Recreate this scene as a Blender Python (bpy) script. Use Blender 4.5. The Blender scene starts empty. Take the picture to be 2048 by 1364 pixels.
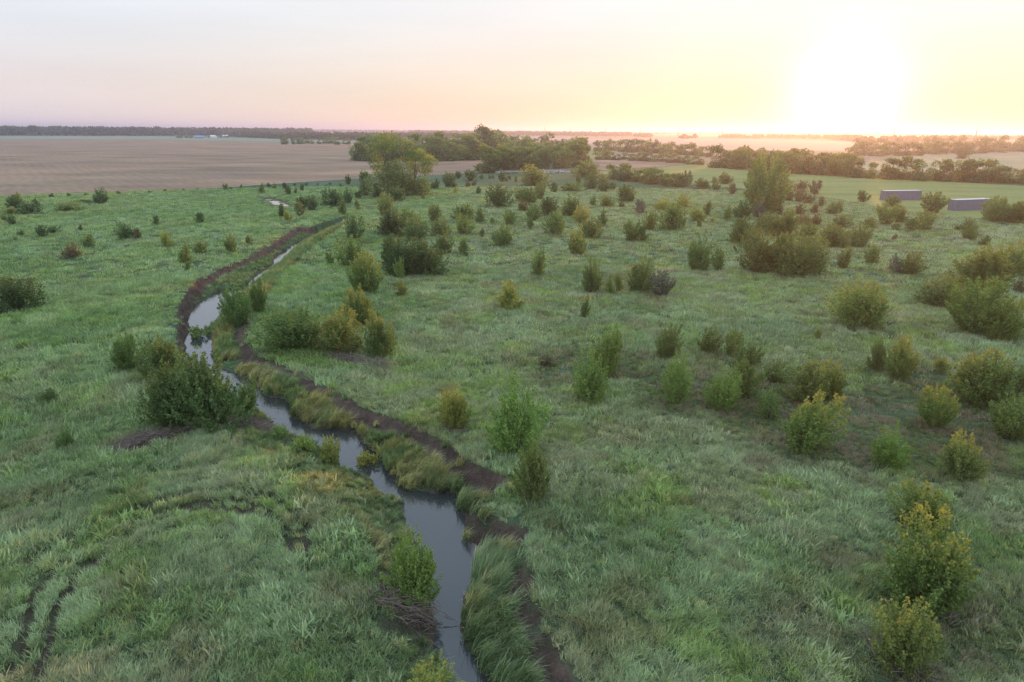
import bpy, bmesh, math, random
import numpy as np
from mathutils import Matrix, Vector
from mathutils.geometry import tessellate_polygon

# ------------------------------------------------------------------ camera
sc = bpy.context.scene
COL = sc.collection
H_CAM, PITCH, ROLL, F = 20.0, math.radians(17.14), math.radians(0.42), 2048*24/36.0
R_ = np.array([math.cos(ROLL), 0, math.sin(ROLL)])
FW = np.array([0, math.cos(PITCH), -math.sin(PITCH)])
U0 = np.cross(np.array([1.0, 0, 0]), FW)
R_ = math.cos(ROLL)*np.array([1.0, 0, 0]) + math.sin(ROLL)*U0
UP = np.cross(R_, FW)
CAMP = np.array([0, 0, H_CAM])
camd = bpy.data.cameras.new('camera'); cam = bpy.data.objects.new('camera', camd); COL.objects.link(cam)
cam.matrix_world = Matrix(((R_[0], UP[0], -FW[0], 0), (R_[1], UP[1], -FW[1], 0), (R_[2], UP[2], -FW[2], H_CAM), (0, 0, 0, 1)))
camd.sensor_fit = 'HORIZONTAL'; camd.sensor_width = 36; camd.lens = 24
camd.clip_start = 0.5; camd.clip_end = 80000
sc.camera = cam
sc.view_settings.view_transform = 'Standard'; sc.view_settings.look = 'None'
sc.view_settings.gamma = 1; sc.view_settings.exposure = 1.3
sc.cycles.use_denoising = True; sc.cycles.denoising_prefilter = 'NONE'
sc.cycles.max_bounces = 4; sc.cycles.diffuse_bounces = 3; sc.cycles.glossy_bounces = 2
sc.cycles.transmission_bounces = 2; sc.cycles.volume_bounces = 0; sc.cycles.transparent_max_bounces = 6
sc.cycles.use_fast_gi = False; sc.cycles.fast_gi_method = 'REPLACE'; sc.cycles.ao_bounces_render = 2
sc.cycles.caustics_reflective = False; sc.cycles.caustics_refractive = False

# ------------------------------------------------------------------ sky and sun
SUN_AZ, SUN_EL = math.radians(24.6), math.radians(2.3)
w = bpy.data.worlds.new('World'); sc.world = w; w.use_nodes = True; w.light_settings.distance = 2.0
nt = w.node_tree; bg = nt.nodes['Background']
sky = nt.nodes.new('ShaderNodeTexSky'); sky.sky_type = 'NISHITA'; sky.sun_disc = False
sky.sun_elevation = SUN_EL; sky.sun_rotation = SUN_AZ
sky.air_density = 1.0; sky.dust_density = 1.2; sky.ozone_density = 1.5; sky.altitude = 300
# a thin high veil of morning cloud: pale blue overhead and brightened there to light the ground, warmer towards the horizon and the sun
tc = nt.nodes.new('ShaderNodeTexCoord'); sep = nt.nodes.new('ShaderNodeSeparateXYZ')
nt.links.new(tc.outputs['Generated'], sep.inputs[0])
ramp = nt.nodes.new('ShaderNodeValToRGB')
els = ramp.color_ramp.elements
els[0].position = 0.0; els[0].color = (2.6, 2.26, 2.3, 1)
els[1].position = 1.0; els[1].color = (3.8, 4.7, 5.8, 1)
e = els.new(0.05); e.color = (2.55, 2.3, 2.3, 1)
e = els.new(0.12); e.color = (2.42, 2.52, 2.72, 1)
e = els.new(0.3); e.color = (2.9, 3.35, 4.0, 1)
e = els.new(0.6); e.color = (3.6, 4.4, 5.4, 1)
nt.links.new(sep.outputs['Z'], ramp.inputs[0])
add = nt.nodes.new('ShaderNodeMix'); add.data_type = 'RGBA'; add.blend_type = 'ADD'
add.inputs['Factor'].default_value = 1.0
dim = nt.nodes.new('ShaderNodeVectorMath'); dim.operation = 'SCALE'; dim.inputs['Scale'].default_value = 0.065
ramp2 = nt.nodes.new('ShaderNodeValToRGB'); el2 = ramp2.color_ramp.elements
el2[0].position = 0.0; el2[0].color = (2.8, 2.1, 1.45, 1)
el2[1].position = 1.0; el2[1].color = (3.8, 4.7, 5.8, 1)
for q, cc in ((0.05, (2.75, 2.3, 1.85, 1)), (0.13, (2.7, 2.62, 2.58, 1)), (0.3, (3.0, 3.35, 3.9, 1)), (0.6, (3.6, 4.4, 5.4, 1))):
    e = el2.new(q); e.color = cc
nt.links.new(sep.outputs['Z'], ramp2.inputs[0])
dt = nt.nodes.new('ShaderNodeVectorMath'); dt.operation = 'DOT_PRODUCT'; nt.links.new(tc.outputs['Generated'], dt.inputs[0])
dt.inputs[1].default_value = (math.sin(SUN_AZ)*math.cos(SUN_EL), math.cos(SUN_AZ)*math.cos(SUN_EL), math.sin(SUN_EL))
tow = nt.nodes.new('ShaderNodeMapRange'); tow.interpolation_type = 'SMOOTHSTEP'; tow.inputs['From Min'].default_value = 0.45; tow.inputs['From Max'].default_value = 0.98
nt.links.new(dt.outputs['Value'], tow.inputs['Value'])
veil = nt.nodes.new('ShaderNodeMix'); veil.data_type = 'RGBA'; nt.links.new(tow.outputs[0], veil.inputs['Factor'])
nt.links.new(ramp.outputs[0], veil.inputs['A']); nt.links.new(ramp2.outputs[0], veil.inputs['B'])
pw = nt.nodes.new('ShaderNodeMath'); pw.operation = 'POWER'; pw.use_clamp = True; pw.inputs[1].default_value = 620; nt.links.new(dt.outputs['Value'], pw.inputs[0])
aur = nt.nodes.new('ShaderNodeVectorMath'); aur.operation = 'SCALE'; aur.inputs[0].default_value = (3.6, 3.3, 2.9); nt.links.new(pw.outputs[0], aur.inputs['Scale'])
va = nt.nodes.new('ShaderNodeVectorMath'); va.operation = 'ADD'; nt.links.new(veil.outputs['Result'], va.inputs[0]); nt.links.new(aur.outputs[0], va.inputs[1])
nt.links.new(sky.outputs[0], dim.inputs[0]); nt.links.new(dim.outputs[0], add.inputs['A']); nt.links.new(va.outputs[0], add.inputs['B'])
vm = nt.nodes.new('ShaderNodeMapping'); vm.inputs['Scale'].default_value = (2.0, 2.0, 16.0)
vn = nt.nodes.new('ShaderNodeTexNoise'); vn.inputs['Scale'].default_value = 1.6; vn.inputs['Detail'].default_value = 5
nt.links.new(tc.outputs['Generated'], vm.inputs[0]); nt.links.new(vm.outputs[0], vn.inputs['Vector'])
vr = nt.nodes.new('ShaderNodeMapRange'); vr.inputs['To Min'].default_value = 0.93; vr.inputs['To Max'].default_value = 1.07
nt.links.new(vn.outputs['Fac'], vr.inputs['Value'])
vs = nt.nodes.new('ShaderNodeVectorMath'); vs.operation = 'SCALE'
nt.links.new(add.outputs['Result'], vs.inputs[0]); nt.links.new(vr.outputs[0], vs.inputs['Scale'])
nt.links.new(vs.outputs[0], bg.inputs[0]); bg.inputs[1].default_value = 0.13
sl = bpy.data.lights.new('sun', 'SUN'); sl.energy = 2.3; sl.angle = math.radians(0.8); sl.color = (1.0, 0.38, 0.12)
so = bpy.data.objects.new('sun', sl); COL.objects.link(so)
sd = Vector((math.sin(SUN_AZ)*math.cos(SUN_EL), math.cos(SUN_AZ)*math.cos(SUN_EL), math.sin(SUN_EL)))
so.rotation_euler = (-sd).to_track_quat('-Z', 'Y').to_euler(); so.location = (60, 60, 60)

# ------------------------------------------------------------------ helpers
rng = np.random.default_rng(7)
def ray(x, y):
    return R_*((x-1024)/F) + UP*((682-y)/F) + FW
def gp(x, y, z=0.0):
    d = ray(x, y); t = (z-H_CAM)/d[2]
    return CAMP + d*t
def gp2(pts, z=0.0):
    return np.array([gp(p[0], p[1], z)[:2] for p in pts])
def hash2(ix, iy, s):
    n = (ix*374761393 + iy*668265263 + s*2147483647 + 12345) & 0xffffffff
    n = ((n ^ (n >> 13))*1274126177) & 0xffffffff
    return ((n ^ (n >> 16)) & 0xffff)/65535.0
def vnoise(x, y, s=0):
    ix = np.floor(x).astype(np.int64); iy = np.floor(y).astype(np.int64)
    fx = x-ix; fy = y-iy; fx = fx*fx*(3-2*fx); fy = fy*fy*(3-2*fy)
    a = hash2(ix, iy, s); b = hash2(ix+1, iy, s); c = hash2(ix, iy+1, s); d = hash2(ix+1, iy+1, s)
    return (a*(1-fx)+b*fx)*(1-fy) + (c*(1-fx)+d*fx)*fy
def fbm(x, y, s=0, o=4):
    r = np.zeros_like(x, dtype=float); a = 0.5; t = 0
    for k in range(o):
        r += a*vnoise(x*2**k+17.3*k, y*2**k-9.1*k, s+k); t += a; a *= 0.5
    return r/t
def sstep(a, b, x):
    t = np.clip((x-a)/(b-a), 0, 1); return t*t*(3-2*t)
def poly_sd(P, poly, vals=None):
    """signed distance (negative inside) from points P (N,2) to a closed polygon; vals: per-vertex values carried to the nearest edge"""
    N = len(P); best = np.full(N, 1e9); ins = np.zeros(N, bool); out = np.zeros(N)
    n = len(poly)
    for i in range(n):
        a = poly[i]; b = poly[(i+1) % n]; e = b-a; l2 = (e@e)+1e-9
        t = np.clip(((P-a)@e)/l2, 0, 1)
        d = np.hypot(P[:, 0]-a[0]-t*e[0], P[:, 1]-a[1]-t*e[1])
        m = d < best; best[m] = d[m]
        if vals is not None: out[m] = (vals[i]*(1-t)+vals[(i+1) % n]*t)[m]
        c = (a[1] > P[:, 1]) != (b[1] > P[:, 1])
        xx = a[0] + (P[:, 1]-a[1])*(e[0]/(e[1] if abs(e[1]) > 1e-9 else 1e-9))
        ins ^= c & (P[:, 0] < xx)
    sd_ = np.where(ins, -best, best)
    return (sd_, out) if vals is not None else sd_
def line_d(P, line):
    best = np.full(len(P), 1e9)
    for a, b in zip(line[:-1], line[1:]):
        e = b-a; t = np.clip(((P-a)@e)/((e@e)+1e-9), 0, 1)
        best = np.minimum(best, np.hypot(P[:, 0]-a[0]-t*e[0], P[:, 1]-a[1]-t*e[1]))
    return best
def mesh_np(name, V, Fc, k):
    """mesh from numpy vertices and faces with k corners each"""
    m = bpy.data.meshes.new(name); V = np.asarray(V, np.float32); Fc = np.asarray(Fc, np.int32)
    m.vertices.add(len(V)); m.vertices.foreach_set('co', V.ravel())
    m.loops.add(Fc.size); m.loops.foreach_set('vertex_index', Fc.ravel())
    m.polygons.add(len(Fc)); m.polygons.foreach_set('loop_start', np.arange(0, Fc.size, k, dtype=np.int32))
    m.update(calc_edges=True); return m
def link(name, data, mat=None, parent=None):
    o = bpy.data.objects.new(name, data); COL.objects.link(o)
    if mat is not None and data is not None and not data.materials: data.materials.append(mat)
    if parent is not None: o.parent = parent
    return o
def tag(o, label=None, cat=None, group=None, kind=None):
    if label: o['label'] = label
    if cat: o['category'] = cat
    if group: o['group'] = group
    if kind: o['kind'] = kind
    return o

# ------------------------------------------------------------------ materials
def new_mat(name):
    m = bpy.data.materials.new(name); m.use_nodes = True
    nt = m.node_tree; return m, nt, nt.nodes['Principled BSDF']
def N(nt, t, **kw):
    n = nt.nodes.new(t)
    for k, v in kw.items(): setattr(n, k, v)
    return n
def noise_node(nt, scale, detail=6, rough=0.6, vec=None, stretch=None):
    n = N(nt, 'ShaderNodeTexNoise'); n.inputs['Scale'].default_value = scale
    n.inputs['Detail'].default_value = detail; n.inputs['Roughness'].default_value = rough
    g = N(nt, 'ShaderNodeNewGeometry')
    if stretch:
        mp = N(nt, 'ShaderNodeMapping'); mp.inputs['Scale'].default_value = stretch[0]; mp.inputs['Rotation'].default_value = (0, 0, stretch[1])
        nt.links.new(g.outputs['Position'], mp.inputs[0]); nt.links.new(mp.outputs[0], n.inputs['Vector'])
    else: nt.links.new(g.outputs['Position'], n.inputs['Vector'])
    return n
def ramp_node(nt, src, stops):
    r = N(nt, 'ShaderNodeValToRGB'); el = r.color_ramp.elements
    el[0].position = stops[0][0]; el[0].color = (*stops[0][1], 1)
    el[1].position = stops[-1][0]; el[1].color = (*stops[-1][1], 1)
    for p, c in stops[1:-1]:
        e = el.new(p); e.color = (*c, 1)
    nt.links.new(src, r.inputs[0]); return r
def mixc(nt, fac, a, b, blend='MIX'):
    m = N(nt, 'ShaderNodeMix', data_type='RGBA', blend_type=blend)
    for s, v in (('Factor', fac), ('A', a), ('B', b)):
        if isinstance(v, (int, float)): m.inputs[s].default_value = v
        elif isinstance(v, tuple): m.inputs[s].default_value = (*v, 1)
        else: nt.links.new(v, m.inputs[s])
    return m.outputs['Result']
def plain(name, col, rough=0.8, var=0.25, scale=3.0, metal=0.0):
    m, nt, b = new_mat(name)
    n = noise_node(nt, scale)
    c = ramp_node(nt, n.outputs['Fac'], [(0.3, tuple(v*(1-var) for v in col)), (0.7, tuple(min(1, v*(1+var)) for v in col))])
    nt.links.new(c.outputs[0], b.inputs['Base Color']); b.inputs['Roughness'].default_value = rough; b.inputs['Metallic'].default_value = metal
    return m
def field_mat(name, stops, scale, stretch, bump=0.0, rows=None):
    m, nt, b = new_mat(name)
    n = noise_node(nt, scale, 7, 0.62, stretch=stretch)
    c = ramp_node(nt, n.outputs['Fac'], stops).outputs[0]
    n2 = noise_node(nt, 0.6, 4, 0.7)
    c = mixc(nt, 0.35, c, ramp_node(nt, n2.outputs['Fac'], [(0.3, (0.55, 0.55, 0.55)), (0.7, (1.35, 1.3, 1.25))]).outputs[0], 'MULTIPLY')
    if rows:
        g = N(nt, 'ShaderNodeNewGeometry'); mp = N(nt, 'ShaderNodeMapping'); mp.inputs['Rotation'].default_value = (0, 0, rows[0])
        wv = N(nt, 'ShaderNodeTexWave'); wv.inputs['Scale'].default_value = rows[1]; wv.inputs['Distortion'].default_value = 7.0
        wv.inputs['Detail'].default_value = 3; wv.inputs['Detail Scale'].default_value = 0.6
        nt.links.new(g.outputs['Position'], mp.inputs[0]); nt.links.new(mp.outputs[0], wv.inputs['Vector'])
        c = mixc(nt, rows[2], c, ramp_node(nt, wv.outputs['Fac'], [(0.2, (0.6, 0.58, 0.57)), (0.8, (1.25, 1.22, 1.2))]).outputs[0], 'MULTIPLY')
    nt.links.new(c, b.inputs['Base Color']); b.inputs['Roughness'].default_value = 0.95
    b.inputs['Specular IOR Level'].default_value = 0.1
    if bump:
        bp = N(nt, 'ShaderNodeBump'); bp.inputs['Strength'].default_value = 0.6; bp.inputs['Distance'].default_value = bump
        nt.links.new(n2.outputs['Fac'], bp.inputs['Height']); nt.links.new(bp.outputs[0], b.inputs['Normal'])
    return m

def foliage_mat():
    m, nt, b = new_mat('foliage')
    oi = N(nt, 'ShaderNodeObjectInfo'); at = N(nt, 'ShaderNodeAttribute', attribute_name='leaf')
    sp = N(nt, 'ShaderNodeSeparateColor'); nt.links.new(at.outputs['Color'], sp.inputs[0])
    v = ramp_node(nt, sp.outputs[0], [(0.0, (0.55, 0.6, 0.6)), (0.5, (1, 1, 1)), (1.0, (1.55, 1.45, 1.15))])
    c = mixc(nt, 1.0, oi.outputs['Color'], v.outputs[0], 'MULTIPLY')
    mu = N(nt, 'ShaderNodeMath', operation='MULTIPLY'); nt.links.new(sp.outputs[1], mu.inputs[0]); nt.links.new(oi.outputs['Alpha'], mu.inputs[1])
    c = mixc(nt, mu.outputs[0], c, (0.42, 0.34, 0.08))  # gold: yellow new growth plus low sun on crown tops, painted into leaf colour
    nt.links.new(c, b.inputs['Base Color']); b.inputs['Roughness'].default_value = 0.6; b.inputs['Specular IOR Level'].default_value = 0.25
    tr = N(nt, 'ShaderNodeBsdfTranslucent')
    nt.links.new(mixc(nt, 1.0, c, (1.0, 1.3, 0.7), 'MULTIPLY'), tr.inputs[0])
    mx = N(nt, 'ShaderNodeMixShader'); mx.inputs[0].default_value = 0.38
    nt.links.new(b.outputs[0], mx.inputs[1]); nt.links.new(tr.outputs[0], mx.inputs[2])
    nt.links.new(mx.outputs[0], nt.nodes['Material Output'].inputs['Surface'])
    return m
def grass_mat():
    m, nt, b = new_mat('grass_blades')
    at = N(nt, 'ShaderNodeAttribute', attribute_name='tcol'); at.attribute_type = 'INSTANCER'
    lf = N(nt, 'ShaderNodeAttribute', attribute_name='leaf')
    sp = N(nt, 'ShaderNodeSeparateColor'); nt.links.new(lf.outputs['Color'], sp.inputs[0])
    c = mixc(nt, 1.0, at.outputs['Color'], ramp_node(nt, sp.outputs[0], [(0, (0.62, 0.66, 0.62)), (0.55, (1, 1, 1)), (1, (1.6, 1.5, 1.35))]).outputs[0], 'MULTIPLY')
    st = N(nt, 'ShaderNodeMath', operation='GREATER_THAN'); st.inputs[1].default_value = 0.93; nt.links.new(sp.outputs[0], st.inputs[0])
    sm_ = N(nt, 'ShaderNodeMath', operation='MULTIPLY'); sm_.inputs[1].default_value = 0.6; nt.links.new(st.outputs[0], sm_.inputs[0])
    c = mixc(nt, sm_.outputs[0], c, (0.36, 0.31, 0.19))
    nt.links.new(c, b.inputs['Base Color']); b.inputs['Roughness'].default_value = 0.55; b.inputs['Specular IOR Level'].default_value = 0.35
    tr = N(nt, 'ShaderNodeBsdfTranslucent'); nt.links.new(mixc(nt, 1.0, c, (1.1, 1.15, 0.75), 'MULTIPLY'), tr.inputs[0])
    mx = N(nt, 'ShaderNodeMixShader'); mx.inputs[0].default_value = 0.4
    nt.links.new(b.outputs[0], mx.inputs[1]); nt.links.new(tr.outputs[0], mx.inputs[2])
    nt.links.new(mx.outputs[0], nt.nodes['Material Output'].inputs['Surface'])
    return m
def ground_mat():
    m, nt, b = new_mat('meadow_soil')
    n1 = noise_node(nt, 0.05, 8, 0.6); n2 = noise_node(nt, 0.9, 6, 0.65); n3 = noise_node(nt, 6, 4, 0.7)
    g1 = ramp_node(nt, n1.outputs['Fac'], [(0.3, (0.075, 0.105, 0.042)), (0.5, (0.085, 0.13, 0.062)), (0.62, (0.095, 0.15, 0.085)), (0.75, (0.12, 0.14, 0.06))]).outputs[0]
    g1 = mixc(nt, 0.75, g1, ramp_node(nt, n2.outputs['Fac'], [(0.3, (0.5, 0.52, 0.5)), (0.7, (1.4, 1.35, 1.3))]).outputs[0], 'MULTIPLY')
    # open country beyond: fields of differing crops
    vo = N(nt, 'ShaderNodeTexVoronoi'); vo.distance = 'MANHATTAN'; vo.inputs['Scale'].default_value = 0.0016
    ge = N(nt, 'ShaderNodeNewGeometry'); mp = N(nt, 'ShaderNodeMapping'); mp.inputs['Rotation'].default_value = (0, 0, 0.25)
    nt.links.new(ge.outputs['Position'], mp.inputs[0]); nt.links.new(mp.outputs[0], vo.inputs['Vector'])
    sv = N(nt, 'ShaderNodeSeparateColor'); nt.links.new(vo.outputs['Color'], sv.inputs[0])
    far = ramp_node(nt, sv.outputs[0], [(0.0, (0.10, 0.14, 0.06)), (0.35, (0.22, 0.19, 0.13)), (0.6, (0.13, 0.16, 0.075)), (1.0, (0.26, 0.21, 0.17))]).outputs[0]
    ln = N(nt, 'ShaderNodeVectorMath', operation='LENGTH'); nt.links.new(ge.outputs['Position'], ln.inputs[0])
    mr = N(nt, 'ShaderNodeMapRange'); mr.inputs['From Min'].default_value = 420; mr.inputs['From Max'].default_value = 560
    nt.links.new(ln.outputs['Value'], mr.inputs['Value'])
    c = mixc(nt, mr.outputs[0], g1, far)
    at = N(nt, 'ShaderNodeAttribute', attribute_name='mud'); sp = N(nt, 'ShaderNodeSeparateColor'); nt.links.new(at.outputs['Color'], sp.inputs[0])
    mud = ramp_node(nt, n2.outputs['Fac'], [(0.25, (0.050, 0.037, 0.030)), (0.5, (0.105, 0.074, 0.058)), (0.7, (0.17, 0.122, 0.095))]).outputs[0]
    red = ramp_node(nt, n2.outputs['Fac'], [(0.3, (0.07, 0.040, 0.028)), (0.5, (0.16, 0.085, 0.055)), (0.75, (0.25, 0.14, 0.09))]).outputs[0]
    mud = mixc(nt, sp.outputs[1], mud, red)
    mud = mixc(nt, 0.6, mud, ramp_node(nt, n3.outputs['Fac'], [(0.3, (0.5, 0.5, 0.5)), (0.7, (1.5, 1.5, 1.5))]).outputs[0], 'MULTIPLY')
    c = mixc(nt, sp.outputs[0], c, mud)
    nt.links.new(c, b.inputs['Base Color']); b.inputs['Roughness'].default_value = 0.95; b.inputs['Specular IOR Level'].default_value = 0.15
    bp = N(nt, 'ShaderNodeBump'); bp.inputs['Strength'].default_value = 1.0; bp.inputs['Distance'].default_value = 0.45
    nt.links.new(n3.outputs['Fac'], bp.inputs['Height']); nt.links.new(bp.outputs[0], b.inputs['Normal'])
    return m
def water_mat():
    m, nt, b = new_mat('creek_water')
    b.inputs['Base Color'].default_value = (0.03, 0.034, 0.034, 1); b.inputs['Roughness'].default_value = 0.03
    b.inputs['IOR'].default_value = 1.33; b.inputs['Specular IOR Level'].default_value = 1.0
    n = noise_node(nt, 2.2, 3, 0.5); n2 = noise_node(nt, 14, 2, 0.5)
    mx = N(nt, 'ShaderNodeMath', operation='MULTIPLY_ADD'); mx.inputs[1].default_value = 0.25
    nt.links.new(n2.outputs['Fac'], mx.inputs[0]); nt.links.new(n.outputs['Fac'], mx.inputs[2])
    bp = N(nt, 'ShaderNodeBump'); bp.inputs['Strength'].default_value = 0.4; bp.inputs['Distance'].default_value = 0.02
    nt.links.new(mx.outputs[0], bp.inputs['Height']); nt.links.new(bp.outputs[0], b.inputs['Normal'])
    return m
M_FOL = foliage_mat(); M_GRASS = grass_mat(); M_GROUND = ground_mat(); M_WATER = water_mat()
M_BARK = plain('bark', (0.13, 0.10, 0.075), 0.9, 0.4, 6)
M_TWIG = plain('dead_wood', (0.20, 0.155, 0.125), 0.9, 0.4, 8)

# ------------------------------------------------------------------ creek outlines (photo pixels -> ground)
WZ = -0.95
# water's edge, on the water plane
W_L = [(1010,1500),(930,1364),(905,1330),(884,1300),(873,1260),(876,1232),(868,1205),(852,1160),(846,1110),(836,1075),(826,1049),(812,1025),(810,1000),(800,985),(782,990),(765,984),(746,956),(720,945),(693,932),(676,905),(638,888),(586,866),(552,848),(534,824),(500,807),(470,785),(441,757),(405,735),(383,717),(371,703),(369,676),(384,662),(377,640),(379,628),(403,602),(445,582),(470,577),(489,577),(512,551),(548,530),(550,516),(579,496),(596,485),(640,462),(690,446)]
W_R = [(694,448),(645,466),(599,491),(566,520),(556,534),(528,551),(497,580),(475,592),(455,607),(432,634),(425,645),(398,664),(419,680),(419,714),(434,738),(462,748),(510,772),(527,793),(560,800),(577,812),(579,838),(600,846),(621,858),(660,862),(703,862),(716,880),(748,910),(762,932),(790,974),(813,986),(907,990),(908,1021),(926,1042),(922,1083),(947,1092),(949,1118),(936,1150),(924,1187),(917,1232),(908,1262),(925,1300),(945,1328),(960,1364),(1060,1500)]
# top edge of the banks, on the meadow plane; third value: width of the bank slope in metres, fourth: bare earth 0..1
P_L = [(840,1500,2.2,0.1),(800,1380,2.0,.1),(772,1273,1.6,.3),(758,1221,1.5,.55),(748,1163,1.5,.4),(736,1114,1.6,.3),(700,1055,2.2,.1),(655,1030,3.5,0),(600,1000,4.5,0),(555,965,4.5,0),(510,920,4.0,0),(470,885,3.5,.2),(425,850,3,.3),(385,805,2.2,.3),(358,750,1.2,.3),(355,700,.8,.6),(352,655,.8,.8),(362,610,.9,1),(374,588,.9,1),(398,566,1.2,1),(432,546,1.3,1),(482,524,1.3,1),(540,494,1.3,1),(570,474,1.3,1),(588,459,1.2,1),(622,460,1.0,.8),(655,452,.8,.7),(688,441,.7,.7)]
P_R = [(706,443,2.5,.3),(660,470,3.5,0),(625,497,4,0),(590,530,4,0),(556,562,4,0),(535,600,3,0),(508,645,2,.3),(496,667,1.2,.8),(514,712,1.0,.9),(551,722,.9,1),(620,752,.9,1),(700,797,.9,1),(731,815,.9,1),(841,860,.9,1),(927,911,.9,1),(962,943,.9,1),(1014,962,.8,1),(1010,985,.8,1),(970,1005,.8,.7),(966,1022,.8,.6),(1000,1046,.9,1),(1056,1064,.9,1),(1056,1114,.8,1),(1068,1177,.8,1),(1073,1201,.8,1),(1107,1273,.8,1),(1145,1364,.8,1),(1200,1500,.9,1)]
def ext(pts): return np.array(pts)
wl = gp2(W_L, WZ); wr = gp2(W_R, WZ)
WPOLY = np.vstack([np.array([[3.5, -60.0]]), wl, wr, np.array([[6.0, -60.0]])])
pl = gp2(P_L); pr = gp2(P_R)
PPOLY = np.vstack([np.array([[-1.0, -60.0]]), pl, pr, np.array([[10.0, -60.0]])])
PLUP = pl[15:]-np.array([3.0, 0.0])
PW = np.array([2.0]+[p[2] for p in P_L]+[p[2] for p in P_R]+[1.0])
PM = np.array([0.1]+[p[3] for p in P_L]+[p[3] for p in P_R]+[1.0])
# far reach of the creek and a small pond by the lone round shrub
WZ2 = -0.35
FW_POLY = gp2([(527,397),(545,397),(556,401),(568,405),(582,411),(578,414),(560,411),(548,410),(536,402)], WZ2)
FP_POLY = gp2([(470,396),(520,392),(550,392),(566,399),(590,408),(600,414),(580,421),(556,419),(535,411),(515,402),(480,401)])
PD_W = gp2([(182,408),(192,407),(193,410),(183,411)], WZ2)
PD_P = gp2([(174,405),(198,402),(204,411),(190,417),(170,413)])
RUTS = [gp2(l) for l in (
    [(60,1130),(150,1070),(260,1022),(380,992),(470,988),(540,1003),(590,1040),(612,1090),(615,1150)],
    [(120,1120),(200,1072),(300,1036),(400,1012),(470,1008),(530,1025),(570,1062),(585,1110)],
    [(250,1050),(330,1030),(420,1024),(480,1028),(525,1050)],
    [(20,1364),(50,1280),(70,1200),(110,1150),(160,1110)], [(75,1364),(98,1280),(118,1215),(150,1165),(200,1120)])]
DARK = gp2([(1230,690),(1330,735),(1480,745),(1560,755),(1700,775),(1760,745),(1900,740),(2100,800),(2100,960),(1980,985),(1900,1010),(1760,960),(1640,935),(1540,905),(1400,830),(1290,800),(1240,770),(1090,760),(1000,720)])
DARK2 = gp2([(1660,1120),(1780,1130),(2048,1230),(2100,1400),(1700,1400),(1720,1290),(1640,1180)])
DEB = gp2([(205,905),(230,880),(330,850),(420,838),(520,812),(600,870),(560,880),(500,855),(400,855),(300,895),(240,912)])

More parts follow.
